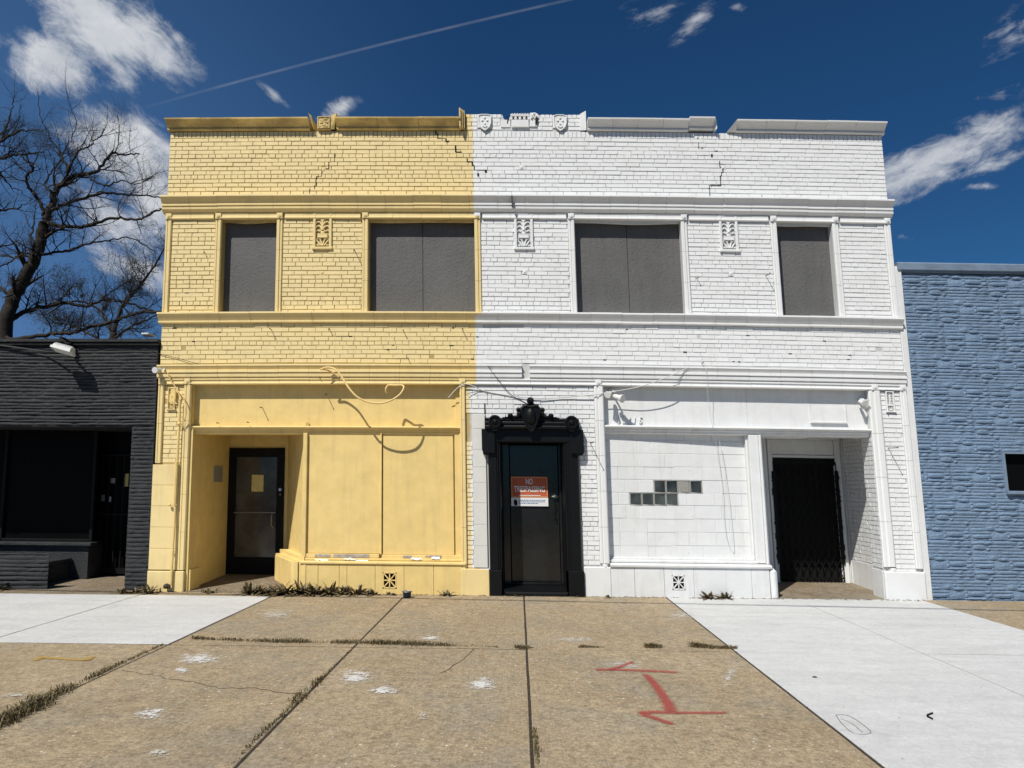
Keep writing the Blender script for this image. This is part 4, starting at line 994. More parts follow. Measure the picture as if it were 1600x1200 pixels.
# scissor gate in front of the dark doorway
mb = MB(); mb.box(gl-.02, grr+.02, RY+.03, RY+.05, 0, gt+.02); GD = mb.build('dark_door', 'void', B)
mb = MB(); n = 9; gy = RY-.05; z0, z1 = .06, gt-.06
for k in range(n+1):
    x = gl-.005+(grr-gl+.01)*k/n; mb.box(x-.006, x+.006, gy, gy+.012, z0, z1)
    if k < n:
        xa, xb_ = x, x+(grr-gl+.01)/n; zz_ = z0+.02; st = .215; s = 1
        i = 0
        while zz_+st < z1:
            p, q = ((xa, xb_) if i % 2 == 0 else (xb_, xa))
            mb.prism([(p-.007, zz_), (p+.007, zz_), (q+.007, zz_+st), (q-.007, zz_+st)], gy-.006, gy-.002); mb.prism([(q-.007, zz_), (q+.007, zz_), (p+.007, zz_+st), (p-.007, zz_+st)], gy-.012, gy-.008)
            zz_ += st; i += 1
mb.cbox(gl-.035, gl+.012, gy-.01, gy+.02, .33, gt-.22, .003); mb.cbox(grr-.015, grr+.035, gy-.01, gy+.02, .33, gt-.20, .003); mb.box(gl, grr, gy-.004, gy+.016, gt-.08, gt-.05); mb.box(gl, grr, gy-.004, gy+.016, .10, .12)
for k in range(14):
    z = random.uniform(.4, gt-.3); mb.box(grr+.03, grr+.045, gy-.01, gy+.02, z, z+random.uniform(.01, .05)); z = random.uniform(.4, gt-.3); mb.box(gl-.047, gl-.034, gy-.01, gy+.02, z, z+random.uniform(.01, .05))
mb.build('scissor_gate', 'iron', B)
mb = MB(); mb.box(gl, grr, RY-.03, RY-.02, gt-.11, gt); mb.build('gate_track', 'iron', B)

# ================================================================ BLACK DOORWAY
jl0, jl1, jr1, jr0 = -.40, -.212, .678, .905
SU = thing_empty = bpy.data.objects.new('door_surround', None); C.objects.link(SU); SU.parent = B; BASE[SU.name] = BASE[B.name]
SU['label'] = 'carved black door surround with scrolled crest'
mb = MB()
def jamb(xa, xb_, s):
    # stepped mouldings, inner side stepping back
    w = xb_-xa; X = (lambda u: xa+w*u) if s > 0 else (lambda u: xb_-w*u)
    prof = [(X(0), .01), (X(0), -.055), (X(.06), -.07), (X(.62), -.07), (X(.66), -.058), (X(.76), -.058), (X(.80), -.040), (X(.92), -.040), (X(.97), -.02), (X(1), .01)]
    mb.plan(prof, .345, 2.149)
jamb(jl0, jl1, 1); jamb(jr1, jr0, -1)
mb.build('jamb', 'black', SU)
mb = MB(); mb.cbox(jl0-.004, jl1-.02, -.085, .35, -.08, .345, .006); mb.cbox(jr1+.03, jr0+.025, -.085, .35, -.10, .345, .006); mb.build('jamb_base', 'black', SU)
mb = MB()   # head and ears
mb.cbox(jl0, jr0, -.07, .01, 2.148, 2.33, .006); mb.cbox(jl1-.11, jr1+.11, -.058, .0, 2.14, 2.215, .006)
ear = [(-.06, 2.33), (-.06, 2.06), (-.045, 2.035), (-.045, 1.965), (.0, 1.935), (.10, 1.935), (.115, 1.99), (.18, 2.0), (.18, 2.33)]
zE = 1.935
mb.prism([(-.487, 2.325), (-.485, 2.03), (-.470, 1.99), (-.470, 1.965), (-.40, 1.95), (-.375, 1.985), (-.30, 1.99), (-.30, 2.325)], -.105, .008)
mb.prism([(.982, 2.325), (.985, 2.0), (.965, 1.965), (.88, 1.955), (.865, 1.99), (.79, 1.995), (.79, 2.325)], -.105, .008)
mb.box(-.47, -.30, -.115, -.10, 1.985, 2.0); mb.box(.79, .965, -.115, -.10, 1.985, 2.0)
mb.build('door_head', 'black', SU)
ENT = [(.01, 2.325), (-.135, 2.325), (-.150, 2.338), (-.150, 2.352), (-.115, 2.365), (-.105, 2.385), (-.118, 2.395), (-.118, 2.41), (-.085, 2.425), (-.075, 2.447), (-.090, 2.457), (-.090, 2.475), (-.05, 2.485), (.01, 2.485)]
mb = MB(); mb.extr([(y, z-.0) for y, z in ENT], -.43, .925); mb.build('entablature', 'black', SU)
for s, xc in ((-1, fac(774, 663)[0]), (1, fac(892, 664)[0]-.0)):
    zc_ = 2.425; mb = MB(); mb.disc(xc, zc_, .098, -.165, .005, 24)
    mb.tube([(xc+.080*math.cos(a), -.168, zc_+.080*math.sin(a)) for a in np.linspace(-2.6, 3.6, 20)], .014, 6)
    mb.tube([(xc+.045*math.cos(a), -.172, zc_-.03+.040*math.sin(a)) for a in np.linspace(-3.4, .4, 14)], .012, 6); mb.ball((xc, -.165, zc_), .035, .03, .035)
    mb.prism([(xc-.07, zc_-.07), (xc+.07, zc_-.07), (xc+.03, zc_-.13), (xc-.03, zc_-.13)], -.16, .0)
    mb.build('end_scroll', 'black', SU)
# central shield crest
hx = fac(829, 650)[0]; mb = MB(); zb0, zt0 = 2.285, 2.66
H = [(0, 0), (.30, .12), (.62, .34), (.90, .60), (1.0, .78), (.95, .90), (.75, .98), (.45, 1.0), (.2, .97), (0, .96)]
H = H+[(-u, v) for u, v in reversed(H[1:-1])]; sh = [(hx+u*.128, zb0+(zt0-zb0)*v) for u, v in H]
mb.prism(sh, -.17, .0); mb.tube([(x, -.175, z) for x, z in sh+[sh[0]]], .017, 7)
mb.ball((hx, -.165, zb0+.22), .075, .045, .12, 12, 9)
mb.prism([(hx+u*.155, zb0+.06+(zt0-zb0-.05)*v) for u, v in H], -.10, .003)
mb.build('shield', 'black', SU)
mb = MB(); zk = 2.735
for k in range(9):
    a = math.pi*2*k/9; mb.ball((hx+.036*math.cos(a), -.12, zk+.034*math.sin(a)), .020, .03, .020, 8, 6)
mb.ball((hx, -.13, zk), .038, .05, .036); mb.prism([(hx-.10, 2.63), (hx+.10, 2.63), (hx+.055, 2.70), (hx-.055, 2.70)], -.12, .002); mb.ball((hx-.085, -.11, 2.655), .040, .04, .036); mb.ball((hx+.085, -.11, 2.655), .040, .04, .036)
mb.build('crest_finial', 'black', SU)
for s in (-1, 1):
    mb = MB(); R = [(.12, 2.61, .022), (.165, 2.58, .030), (.19, 2.545, .026), (.18, 2.505, .02)]
    mb.tube([(hx+s*u, -.085, z) for u, z, r in ((.10, 2.62, 0), (.15, 2.60, 0), (.155, 2.54, 0), (.20, 2.505, 0), (.28, 2.50, 0), (.33, 2.515, 0))], [.03, .026, .03, .024, .022, .022], 8)
    mb.ball((hx+s*.175, -.09, 2.605), .036, .05, .036); mb.ball((hx+s*.295, -.09, 2.525), .040, .05, .034); mb.ball((hx+s*.165, -.08, 2.545), .04, .05, .05)
    mb.prism([(hx+s*u, z) for u, z in ((.08, 2.47), (.42, 2.47), (.40, 2.49), (.30, 2.52), (.20, 2.53), (.15, 2.60), (.08, 2.64))], -.07, .004)
    mb.ball((hx+s*.365, -.07, 2.495), .02, .04, .015); mb.ball((hx+s*.40, -.07, 2.49), .014, .03, .012)
    mb.build('crest_scroll', 'black', SU)
mb = MB()
BY = .45
mb.box(-.26, jl1, .0, BY+.05, -.08, 2.2); mb.box(jr1, .72, .0, BY+.05, -.08, 2.2); mb.box(-.26, .72, .012, BY+.05, 2.149, 2.25); mb.build('door_reveal', 'black', SU)
xa, xb_ = jl1+.02, jr1-.05
mb = MB(); mb.box(jl1, jr1, -.03, BY+.05, -.1, .085); mb.cbox(-.195, jr1+.02, -.09, .05, -.1, .055, .02); mb.build('door_step', 'black', B)
mb = MB(); mb.cbox(-.10, jr1-.045, BY-.02, BY+.04, .125, 2.13, .01); mb.cbox(jl1+.003, -.102, BY-.035, BY+.04, .088, 2.145, .006); mb.cbox(jr1-.044, jr1-.002, BY-.035, BY+.04, .088, 2.145, .006); mb.cbox(-.10, jr1-.045, BY-.04, BY+.04, .087, .123, .006)
BD = mb.build('black_door', 'doorblack', B)
x, z = fac(867, 776, BY-.06); mb = MB(); mb.tube([(x-.04, BY-.05, z), (x-.0, BY-.07, z+.006), (x+.045, BY-.05, z)], .012, 8); mb.disc(x, z, .026, BY-.045, BY-.02, 12); mb.build('door_handle', 'chrome', BD)
mb = MB(); P = [(x-.01+random.uniform(-.012, .012), BY-.06+random.uniform(-.01, .01), z-.03-i*.028) for i in range(12)]; 
for p in P: mb.ball(p, .012, .010, .014, 7, 5)
mb.build('chain', 'iron', BD)
# body of the building behind the facade
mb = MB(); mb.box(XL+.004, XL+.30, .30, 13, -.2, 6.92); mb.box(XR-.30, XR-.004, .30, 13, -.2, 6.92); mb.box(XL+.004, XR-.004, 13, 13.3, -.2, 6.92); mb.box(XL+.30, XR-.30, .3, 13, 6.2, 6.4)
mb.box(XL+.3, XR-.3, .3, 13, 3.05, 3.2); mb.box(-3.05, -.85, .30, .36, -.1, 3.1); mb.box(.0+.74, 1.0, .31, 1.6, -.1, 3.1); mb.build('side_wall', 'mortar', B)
mb = MB(); mb.box(-.6, 1.0, .62, .66, -.1, 2.4); mb.build('hall_partition', 'void', B)

# ================================================================ CHARCOAL SHOP ON THE LEFT
K = thing('charcoal_shop', 'single storey charcoal painted stone shop with a deep dark entry', 'building', (-8, 0, 0))
KX = -5.285; BT = fac(100, 533)[1]; OT = 2.36; OX = fac(206, 690)[0]
def stones(mb, x0, x1, z0, z1, rowh=.05, L=(.18, .60), dep=(.010, .026), m=.006, frame=None, holes=()):
    fr = frame or (lambda u, y, z: (u, y, z)); z = z0; r = 0
    while z < z1-.015:
        h = rowh*random.uniform(.82, 1.2); zt = min(z+h, z1); x = x0-random.uniform(0, L[0])
        ph = random.uniform(0, 6)
        while x < x1:
            l = random.uniform(*L); a, b = max(x, x0), min(x+l, x1); x += l
            if b-a < .03: continue
            segs = [(a, b)]
            for h_ in holes:
                if h_[2] < (z+zt)/2 < h_[3]:
                    ns = []
                    for p, q in segs:
                        if h_[1] <= p or h_[0] >= q: ns.append((p, q)); continue
                        if h_[0] > p+.02: ns.append((p, h_[0]))
                        if h_[1] < q-.02: ns.append((h_[1], q))
                    segs = ns
            for p, q in segs:
                n = max(2, int((q-p)/.09)); V = []; d0 = random.uniform(*dep)
                for i in range(n+1):
                    u = p+(q-p)*i/n; e = .35 if i in (0, n) else 1; wv = .0028*math.sin(u*2.1+ph)+.0022*math.sin(u*9+r)
                    dd = d0*random.uniform(.75, 1.15)*e
                    V += [fr(u, .004, z+m/2+wv), fr(u, -dd*.85, z+m+.004+wv+random.uniform(-.002, .002)), fr(u, -dd*1.05, z+(zt-z)*.5+wv), fr(u, -dd*.7, zt-m*.8-.004+wv+random.uniform(-.003, .002)), fr(u, .004, zt-m/2+wv)]
                F = []
                for i in range(n):
                    for k in range(4): F.append((i*5+k, (i+1)*5+k, (i+1)*5+k+1, i*5+k+1))
                F += [(0, 1, 2, 3, 4), tuple(n*5+k for k in (4, 3, 2, 1, 0))]
                mb.add(V, F)
        z = zt; r += 1
mb = MB(); slab(mb, -14, KX, OT, BT-.06, 0, .3); slab(mb, OX, KX, -.1, OT, 0, .3); KW = mb.build('wall', 'blackwall', K)
mb = MB(); stones(mb, -14, KX-.002, OT+.01, BT-.08); stones(mb, OX, KX, -.05, OT+.01, .058)
stones(mb, .0, 1.3, -.05, OT, .058, frame=lambda u, y, z: (OX+y, u, z)); mb.build('stone_facing', 'blackwall', K)
mb = MB(); mb.trim([(.35, BT-.075), (-.05, BT-.075), (-.055, BT-.06), (-.02, BT-.05), (-.02, BT-.035), (-.075, BT-.03), (-.075, BT+.012), (.35, BT+.02)], -14, KX+.02, 3.2, .003, .002); mb.build('parapet_cap', 'blackwall', K)
RB = 1.30; DLX = fac(143, 800, RB)[0]
mb = MB(); mb.box(-14, OX, .0, RB+.3, OT+.002, OT+.25); mb.box(-14, OX+.3, RB+.1, RB+.3, -.1, OT+.002); mb.box(OX+.01, KX, .3, 9, -.1, BT-.06); mb.box(-14, OX+.01, 8.8, 9, -.1, BT-.06); mb.box(-14, KX, RB+.3, 9, BT-.35, BT-.2); mb.box(-14.2, -14, 0, 9, -.1, BT-.06)
mb.build('shop_body', 'blackwall', K)
BKY = .95; bz = fac(100, 848, BKY-.05)[1]; bx = fac(137, 880, BKY)[0]
mb = MB(); mb.box(-14, bx, BKY, RB+.1, -.1, bz-.05); mb.box(-14, bx-.02, BKY+.10, RB+.1, bz-.05, bz); 
B1 = mb.build('display_base', 'blackwall', K)
mb = MB(); stones(mb, -10, bx, 0, bz-.07, .06); mb.build('base_stones', 'blackwall', B1)
mb = MB(); mb.cbox(-14, fac(142, 850, BKY-.06)[0], BKY-.07, BKY+.12, bz-.045, bz+.002, .006); mb.build('ledge', 'blackwall', B1)
mb = MB(); mb.box(-14, bx-.05, BKY+.14, BKY+.16, bz, OT); GW = mb.build('display_glass', 'blackglass', K)
mb = MB(); 
for x in (bx-.06, bx-1.5, bx-2.9): mb.cbox(x, x+.05, BKY+.09, BKY+.15, bz, OT, .004)
mb.cbox(-14, bx-.06, BKY+.09, BKY+.15, bz+.001, bz+.045, .004); mb.build('glass_frame', 'iron', GW)
mb = MB()
for k in range(11):
    x = fac(2+k*5, 760, BKY+.2)[0]; mb.box(x, x+.012, BKY+.165, BKY+.17, 1.0, 2.0)
mb.build('window_bars', 'iron', GW)
# planter box
pf, px1 = .12, fac(49, 900, .12)[0]; pz = fac(30, 882, .12)[1]
mb = MB(); mb.plan([(-14, pf), (px1, pf), (px1-.12+.16, BKY-.02), (-14, BKY-.02)], -.1, pz-.03); PL = mb.build('planter', 'blackwall', K)
mb = MB(); stones(mb, -9, px1, -.03, pz-.05, .062, frame=lambda u, y, z: (u, pf+y, z)); stones(mb, pf, BKY-.05, -.03, pz-.05, .06, frame=lambda u, y, z: (px1-y+.01, u, z)); mb.build('planter_stones', 'blackwall', PL)
mb = MB(); mb.plan([(-14, pf-.04), (px1+.05, pf-.04), (px1+.08, BKY-.02), (-14, BKY-.02)], pz-.03, pz+.01); mb.build('planter_cap', 'blackwall', PL)
# barred door
ddx0, ddx1 = fac(147, 800, RB)[0], fac(203, 800, RB)[0]; ddt = fac(170, 710, RB)[1]
mb = MB(); mb.box(ddx0-.1, ddx1+.1, RB+.05, RB+.08, 0, OT); DD = mb.build('entry_door', 'blackglass', K)
mb = MB(); n = 5
for k in range(n+1):
    x = ddx0+(ddx1-ddx0)*k/n; w = .016 if k in (0, n) else .008; mb.box(x-w, x+w, RB-.02, RB+.0, .07, ddt)
mb.box(ddx0, ddx1, RB-.022, RB+.002, .07, .16); mb.box(ddx0, ddx1, RB-.022, RB+.002, ddt-.03, ddt); mb.box(ddx0, ddx1, RB-.022, RB+.002, 1.0, 1.03)
mb.build('door_grille', 'iron', DD)
mb = MB()
def sheetm(mb, px0, py0, px1_, py1, Y): (a, b), (c, d) = fac(px0, py1, Y), fac(px1_, py0, Y); mb.box(a, c, Y, Y+.004, b, d)
m1 = MB(); sheetm(m1, 192, 740, 201, 760, RB+.03); m1.build('door_notice', 'paper', DD); m1 = MB(); sheetm(m1, 172, 747, 180, 755, RB+.03); m1.build('door_notice', 'graypaper', DD)
m1 = MB(); sheetm(m1, 158, 773, 164, 783, RB-.03); m1.build('lock_box', 'alu', DD); m1 = MB(); sheetm(m1, 170, 776, 174, 784, RB-.03); m1.build('lock_box', 'alu', DD)
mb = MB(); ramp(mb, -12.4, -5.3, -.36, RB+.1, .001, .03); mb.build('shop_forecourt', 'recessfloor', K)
mb = MB(); x, z = fac(232, 523.5, .2); mb.cbox(x-.06, x+.05, .1, .3, z-.01, z+.015, .004); mb.build('roof_flashing', 'lampwhite', K)

# ================================================================ BLUE BUILDING ON THE RIGHT
U = thing('blue_building', 'single storey building faced in blue painted moulded stone', 'building', (8.5, .02, 0))
UX = XR+.07; UT = fac(1500, 428, .0)[1]; UT2 = fac(1500, 413, 0)[1]
wx0, wz0 = fac(1577, 767); wz1 = fac(1577, 709)[1]; HB = [(wx0, wx0+1.3, wz0, wz1)]
mb = MB(); slab(mb, UX, 14, -.25, UT, .02, .3, HB); mb.build('wall', 'blue', U)
# one moulded panel repeats over the wall, as the cast facing does
random.seed(21)
CW, CH = .90, .415; cell = []
rowsz = [0, .045, .085, .14, .175, .235, .275, .325, .365, .415]
def mkcell():
    out = []
    z = 0
    big = [(.30, .52, .150, .255), (.02, .20, .02, .10), (.56, .80, .20, .27), (.22, .36, .29, .37)]
    for b_ in big: out.append((*b_, random.uniform(.016, .030), 1))
    for a, b in zip(rowsz, rowsz[1:]):
        x = random.uniform(-.1, 0)
        while x < CW:
            l = random.choice([.10, .16, .24, .34, .48]); p, q = max(x, 0), min(x+l, CW); x += l
            segs = [(p, q)]
            for bb in big:
                if bb[2]-.005 < (a+b)/2 < bb[3]+.005:
                    ns = []
                    for u, v in segs:
                        if bb[1] <= u or bb[0] >= v: ns.append((u, v)); continue
                        if bb[0] > u: ns.append((u, bb[0]))
                        if bb[1] < v: ns.append((bb[1], v))
                    segs = ns
            for u, v in segs:
                if v-u > .03: out.append((u, v, a, b, random.uniform(.008, .030), 0))
    return out
cell = [(*q, [random.uniform(-.006, .006) for _ in range(8)], random.uniform(.0, .5)) for q in mkcell()]
mb = MB(); row = 0; z = -.14
while z < UT:
    off = random.uniform(-CW, 0); x = UX+off
    while x < 11.5:
        for (u0, u1, a, b, d, big, jt, tl) in cell:
            p, q, zb, zt = x+u0, x+u1, z+a, min(z+b, UT-.005)
            if q <= UX+.02 or zt-zb < .012 or p > 11.4: continue
            p = max(p, UX)
            if any(h[0]-.03 < q and p < h[1]+.03 and h[2]-.03 < zt and zb < h[3]+.05 for h in HB): 
                if p < wx0-.06 and q > wx0: q = wx0-.05
                elif zb > wz1 or zt < wz0: pass
                else: continue
            if q-p < .02: continue
            n = max(2, int((q-p)/.06)); V = []
            for i in range(n+1):
                u = p+(q-p)*i/n; e = .4 if i in (0, n) else 1; s_ = jt[i % 8]
                V += [(u, .022, zb+.002), (u, .02-d*e*(.75+s_*20*.3), zb+.006+s_*.5), (u, .02-d*e*(1.0+s_*30*.4), zb+(zt-zb)*(.45+tl*.2)+s_), (u, .02-d*e*.55, zt-.005+s_*.4), (u, .022, zt-.001)]
            F = []
            for i in range(n):
                for k in range(4): F.append((i*5+k, (i+1)*5+k, (i+1)*5+k+1, i*5+k+1))
            F += [(0, 1, 2, 3, 4), tuple(n*5+k for k in (4, 3, 2, 1, 0))]
            mb.add(V, F)
        x += CW
    z += CH; row += 1
mb.build('stone_facing', 'blue', U)
random.seed(5)
mb = MB(); mb.trim([(.35, UT), (-.015, UT), (-.02, UT+.03), (-.045, UT+.035), (-.05, UT+.13), (-.035, UT2), (.35, UT2+.01)], UX-.03, 14, 3.0, .003, .002); mb.build('parapet_cap', 'bluecap', U)
mb = MB(); mb.cbox(wx0-.03, wx0, -.0, .12, wz0-.02, wz1+.02, .005); mb.box(wx0, wx0+1.3, -.0, .12, wz1, wz1+.025); mb.cbox(wx0-.04, wx0+1.4, -.045, .12, wz0-.05, wz0-.002, .006); WF = mb.build('window_frame', 'bluecap', U)
mb = MB(); mb.box(wx0, wx0+1.3, .10, .11, wz0, wz1); mb.build('pane', 'blackglass', WF)
mb = MB(); mb.box(UX, 14, 8.8, 9, -.25, UT); mb.box(13.8, 14, .3, 8.8, -.25, UT); mb.box(UX, 13.8, .3, 8.8, UT-.4, UT-.2); mb.box(UX, UX+.2, .3, 8.8, -.25, UT-.41); mb.build('building_body', 'blue', U)

# ================================================================ LAMPS, CABLES, SIGN
def cable(name, pts, r, mat, label, cat='cable', group=None, n=8):
    mb = MB(); mb.tube(smoothpts(pts, n), r, 6); return tag(mb.build(name, mat, smooth=True), label, cat, group)
def fp(px, py, Y): x, z = fac(px, py, Y); return (x, Y, z)
# white finned floodlight on the charcoal wall
c = fp(99, 547, -.30); FL = thing('floodlight', 'white finned floodlight on a bracket high on the charcoal wall', 'floodlight', (c[0], -.30, c[2]-.08))
mb = MB(); ax = Vector((.95, .10, -.26)).normalized(); ay = Vector((.0, -.22, -.97)); ay = (ay-ax*ay.dot(ax)).normalized(); az = ax.cross(ay)
def lb(mb, c, ax, ay, az, X, Y, Z):
    vs = [tuple(Vector(c)+ax*x+ay*y+az*z) for x in X for y in Y for z in Z]
    mb.add(vs, [(0, 1, 3, 2), (4, 6, 7, 5), (0, 4, 5, 1), (2, 3, 7, 6), (0, 2, 6, 4), (1, 5, 7, 3)])
half = []
for i in range(9):
    a = math.pi*i/8; half.append((math.cos(a)*.085, math.sin(a)*.075))
def halfbody(mb, c, x0, x1):
    V = [tuple(Vector(c)+ax*x+ay*(-q)+az*p) for x in (x0, x1) for p, q in half]; n = len(half)
    mb.add(V, [tuple(range(n)), tuple(range(2*n-1, n-1, -1))]+[(i, i+n, (i+1) % n+n, (i+1) % n) for i in range(n)])
halfbody(mb, c, -.125, .125)
for k in range(9):
    x = -.105+k*.026; V = [tuple(Vector(c)+ax*(x+o)+ay*(-q*1.12)+az*p*1.08) for o in (-.004, .004) for p, q in half]; n = len(half)
    mb.add(V, [tuple(range(n)), tuple(range(2*n-1, n-1, -1))]+[(i, i+n, (i+1) % n+n, (i+1) % n) for i in range(n)])
mb.build('lamp_housing', 'lampwhite', FL)
mb = MB(); lb(mb, c, ax, ay, az, (-.14, .14), (-.004, .028), (-.098, .098)); mb.build('lamp_face', 'lampwhite', FL)
w = fp(113, 541, 0); mb = MB(); mb.tube(smoothpts([(w[0], -.0, w[2]), (w[0]-.0, -.12, w[2]+.06), (w[0]-.05, -.22, w[2]+.09), (c[0]+.02, -.27, c[2]+.10), (c[0], -.27, c[2]+.06)], 5), .016, 8); mb.disc(w[0], w[2], .055, -.03, .0, 14); mb.ball((w[0]+.02, -.10, w[2]), .045, .06, .045); mb.build('bracket', 'iron', FL)
cable('supply_cable', [fp(-10, 538, -.04), fp(40, 545, -.06), fp(70, 549, -.08), fp(88, 549, -.2)], .012, 'cable_b', 'dark supply cable running left along the charcoal wall from the floodlight')
# twin lamp on the white fascia and single lamp at its right end
def spot(name, label, px, py, Y, heads, base):
    T = thing(name, label, 'lamp', (*fac(px, py, Y)[:1], Y, fac(px, py, Y)[1]))
    x, z = fac(*base, .10); mb = MB(); mb.disc(x, z, .038, .04, .10, 14); mb.tube([(x, .06, z), (x+.02, -.02, z-.01), (x+.03, -.10, z-.02)], .014, 7); mb.build('lamp_base', 'lampwhite', T)
    for (p, dirv, r, l) in heads:
        m2 = MB(); d = Vector(dirv).normalized(); p = Vector(p); m2.tube([p, p+d*l*.15, p+d*l*.45, p+d*l, p+d*(l+.004)], [r*.45, r*.6, r*.62, r, r*.9], 14); m2.ball(tuple(p), r*.5); m2.build('lamp_head', 'lampwhite', T, smooth=False)
    return T
a = fp(954, 614, -.05); b2 = fp(961, 619, -.10)
spot('wall_lamp', 'white wall lamp with two heads above the house number', 958, 622, -.02, [((a[0], -.03, a[2]), (-.35, -.7, -.25), .052, .13), ((b2[0], -.08, b2[2]), (.75, -.8, -.35), .062, .15)], (955, 612))
a = fp(1344, 627, -.0)
spot('wall_lamp', 'small white round lamp at the right end of the white fascia', 1344, 632, -.02, [((a[0], .02, a[2]), (.1, -.9, -.35), .040, .11)], (1344, 626))
mb = MB(); x, z = fac(253, 578, -.05); mb.tube([(x-.02, -.02, z), (x-.04, -.10, z-.01), (x-.045, -.17, z-.02)], [.03, .03, .045], 12); x2, z2 = fac(259, 578, -.03); mb.disc(x2, z2, .016, -.09, -.05, 10); tag(mb.build('corner_lamp', 'lampwhite'), 'small white lamp stub at the upper left corner of the yellow shopfront', 'lamp')
# looping cable on the yellow fascia with its end curled back
Yc = -.20
cable('loop_cable', [fp(530, 590, -.04), fp(516, 580, -.10), fp(505, 577, -.18), fp(502, 577, -.20), fp(512, 574, -.22), fp(524, 577, -.27), fp(534, 589, -.30), fp(545, 606, -.35), fp(558, 620, -.38), fp(575, 628, -.38), fp(594, 630, -.38), fp(612, 625, -.38), fp(625, 616, -.35), fp(631, 606, -.30), fp(628, 602, -.27), fp(618, 602, -.27), fp(607, 602, -.22), fp(603, 608, -.22), fp(604, 614, -.20)], .014, 'cable_y', 'thick yellow painted cable hanging in a loop over the yellow fascia')
# service head, plate and conduits on the yellow pier
M1 = thing('electric_conduit', 'yellow painted conduit with a round meter base on the left pier', 'conduit', (fac(268, 915)[0], -.06, .02))
x, z = fac(274, 622); mb = MB(); mb.disc(x, z, .105, -.012, .0, 26); mb.disc(x, z, .098, -.020, -.010, 26); mb.box(x-.06, x+.045, -.026, .0, z-.09, z+.16); mb.tube([(x+.02, -.05, z-.02), (x+.02, -.05, z+.09)], .018, 8); mb.ball((x-.04, -.025, z+.02), .012); mb.ball((x-.01, -.025, z-.065), .010); mb.ball((x-.035, -.025, z-.065), .010); mb.build('meter_base', 'yellow', M1)
mb = MB(); p = [fp(281, 632, -.07), fp(280, 662, -.07)]; mb.tube([fp(281, 625, -.07), *p], .020, 8); mb.tube([fp(280, 660, -.06), fp(277, 722, -.06), fp(274, 790, -.06), fp(270, 860, -.08), fp(267, 915, -.08)], .017, 8); mb.ball(fp(280, 662, -.07), .032, .03, .03); mb.build('pipe', 'yellow', M1)
mb = MB(); mb.tube([fp(276, 722, -.07), fp(273, 788, -.07)], .026, 8); mb.build('pipe_sleeve', 'yellow', M1)
for q in ((274, 789), (265, 789), (270, 862)):
    mb = MB(); mb.ball(fp(*q, -.07), .024, .02, .022); mb.build('pipe_clamp', 'yellow', M1)
mb = MB(); x, z = fac(262, 915, -.08); mb.tube([(x-.04, -.10, z-.01), (x+.04, -.10, z-.01)], .03, 10); mb.ball((x, -.11, z), .035); mb.build('pipe_foot', 'nail', M1)
cable('service_cable', [fp(262, 582, -.09), fp(267, 594, -.07), fp(273, 603, -.06), fp(279, 612, -.07), fp(286, 620, -.09), fp(291, 636, -.10), fp(290, 650, -.10), fp(286, 660, -.09), fp(283, 664, -.08)], .009, 'cable_y', 'yellow painted cable curving around the meter base on the left pier')
cable('thin_wire', [fp(222, 540, .0), fp(250, 553, -.02), fp(275, 559, -.02), fp(310, 569, -.03)], .004, 'nail', 'thin dark wire crossing the low left yellow brick band', 'wire')
# wires over the black doorway
cable('hanging_wire', [fp(700, 622, .02), fp(725, 600, -.06), fp(757, 611, -.02), fp(790, 617, -.02), fp(835, 622, -.04), fp(880, 621, -.03), fp(933, 616, -.06), fp(945, 614, -.05), fp(1000, 604, -.12), fp(1045, 588, -.14), fp(1080, 572, -.05)], .0065, 'cable_w', 'white painted wire sagging above the black doorway crest', 'wire')
cable('thin_wire', [fp(730, 615, -.05), fp(745, 612, -.02), fp(760, 611, -.02)], .004, 'cable_b', 'short dark wire at the yellow edge left of the black doorway', 'wire')
cable('thin_wire', [fp(762, 571, -.07), fp(775, 589, -.05), fp(798, 616, -.03), fp(815, 626, -.02), fp(822, 630, -.02)], .0045, 'cable_b', 'dark wire falling diagonally onto the crest of the black doorway', 'wire')
cable('thin_wire', [fp(762, 611, -.01), fp(761, 633, -.01)], .003, 'nail', 'short vertical wire end left of the black crest', 'wire')
cable('iron_rod', [fp(757, 630, -.01), fp(757.5, 645, -.02), fp(758, 672, -.03)], .007, 'iron', 'thin black iron rod standing left of the black doorway scroll', 'rod')
cable('drop_wire', [fp(1103, 574, -.08), fp(1105, 600, -.10), fp(1107, 628, -.05), fp(1113, 665, -.03), fp(1120, 700, .09), fp(1128, 760, .10), fp(1130, 800, .10), fp(1134, 835, .09), fp(1141, 852, .09), fp(1144, 850, .08), fp(1142, 820, .08), fp(1138, 780, .08), fp(1130, 720, .08), fp(1124, 690, .06)], .003, 'cable_w', 'thin white wire dangling in a long loop over the white block wall', 'wire', n=6)
# no trespassing sign taped to the black door
(sx0, sz0), (sx1, sz1) = fac(799, 790.5, BY-.03), fac(855.5, 745, BY-.03); sy_ = BY-.045
SG = thing('no_trespassing_sign', 'red and white no trespassing sign taped to the black door', 'sign', (sx0/2+sx1/2, sy_, sz0))
sw_, sh_ = sx1-sx0, sz1-sz0; zs = sz0+sh_*.29
mb = MB(); mb.box(sx0, sx1, sy_, sy_+.004, sz0, zs-.001); mb.build('white_panel', 'swhite', SG)
mb = MB(); mb.box(sx0+.001, sx1-.001, sy_, sy_+.004, zs, sz1); mb.build('red_panel', 'sred', SG)
mb = MB(); t = .006; e = .010
for q in ((sx0+e, sx1-e, zs+e, zs+e+t), (sx0+e, sx1-e, sz1-e-t, sz1-e), (sx0+e, sx0+e+t, zs+e+t, sz1-e-t), (sx1-e-t, sx1-e, zs+e+t, sz1-e-t)): mb.box(q[0], q[1], sy_-.002, sy_+.001, q[2], q[3])
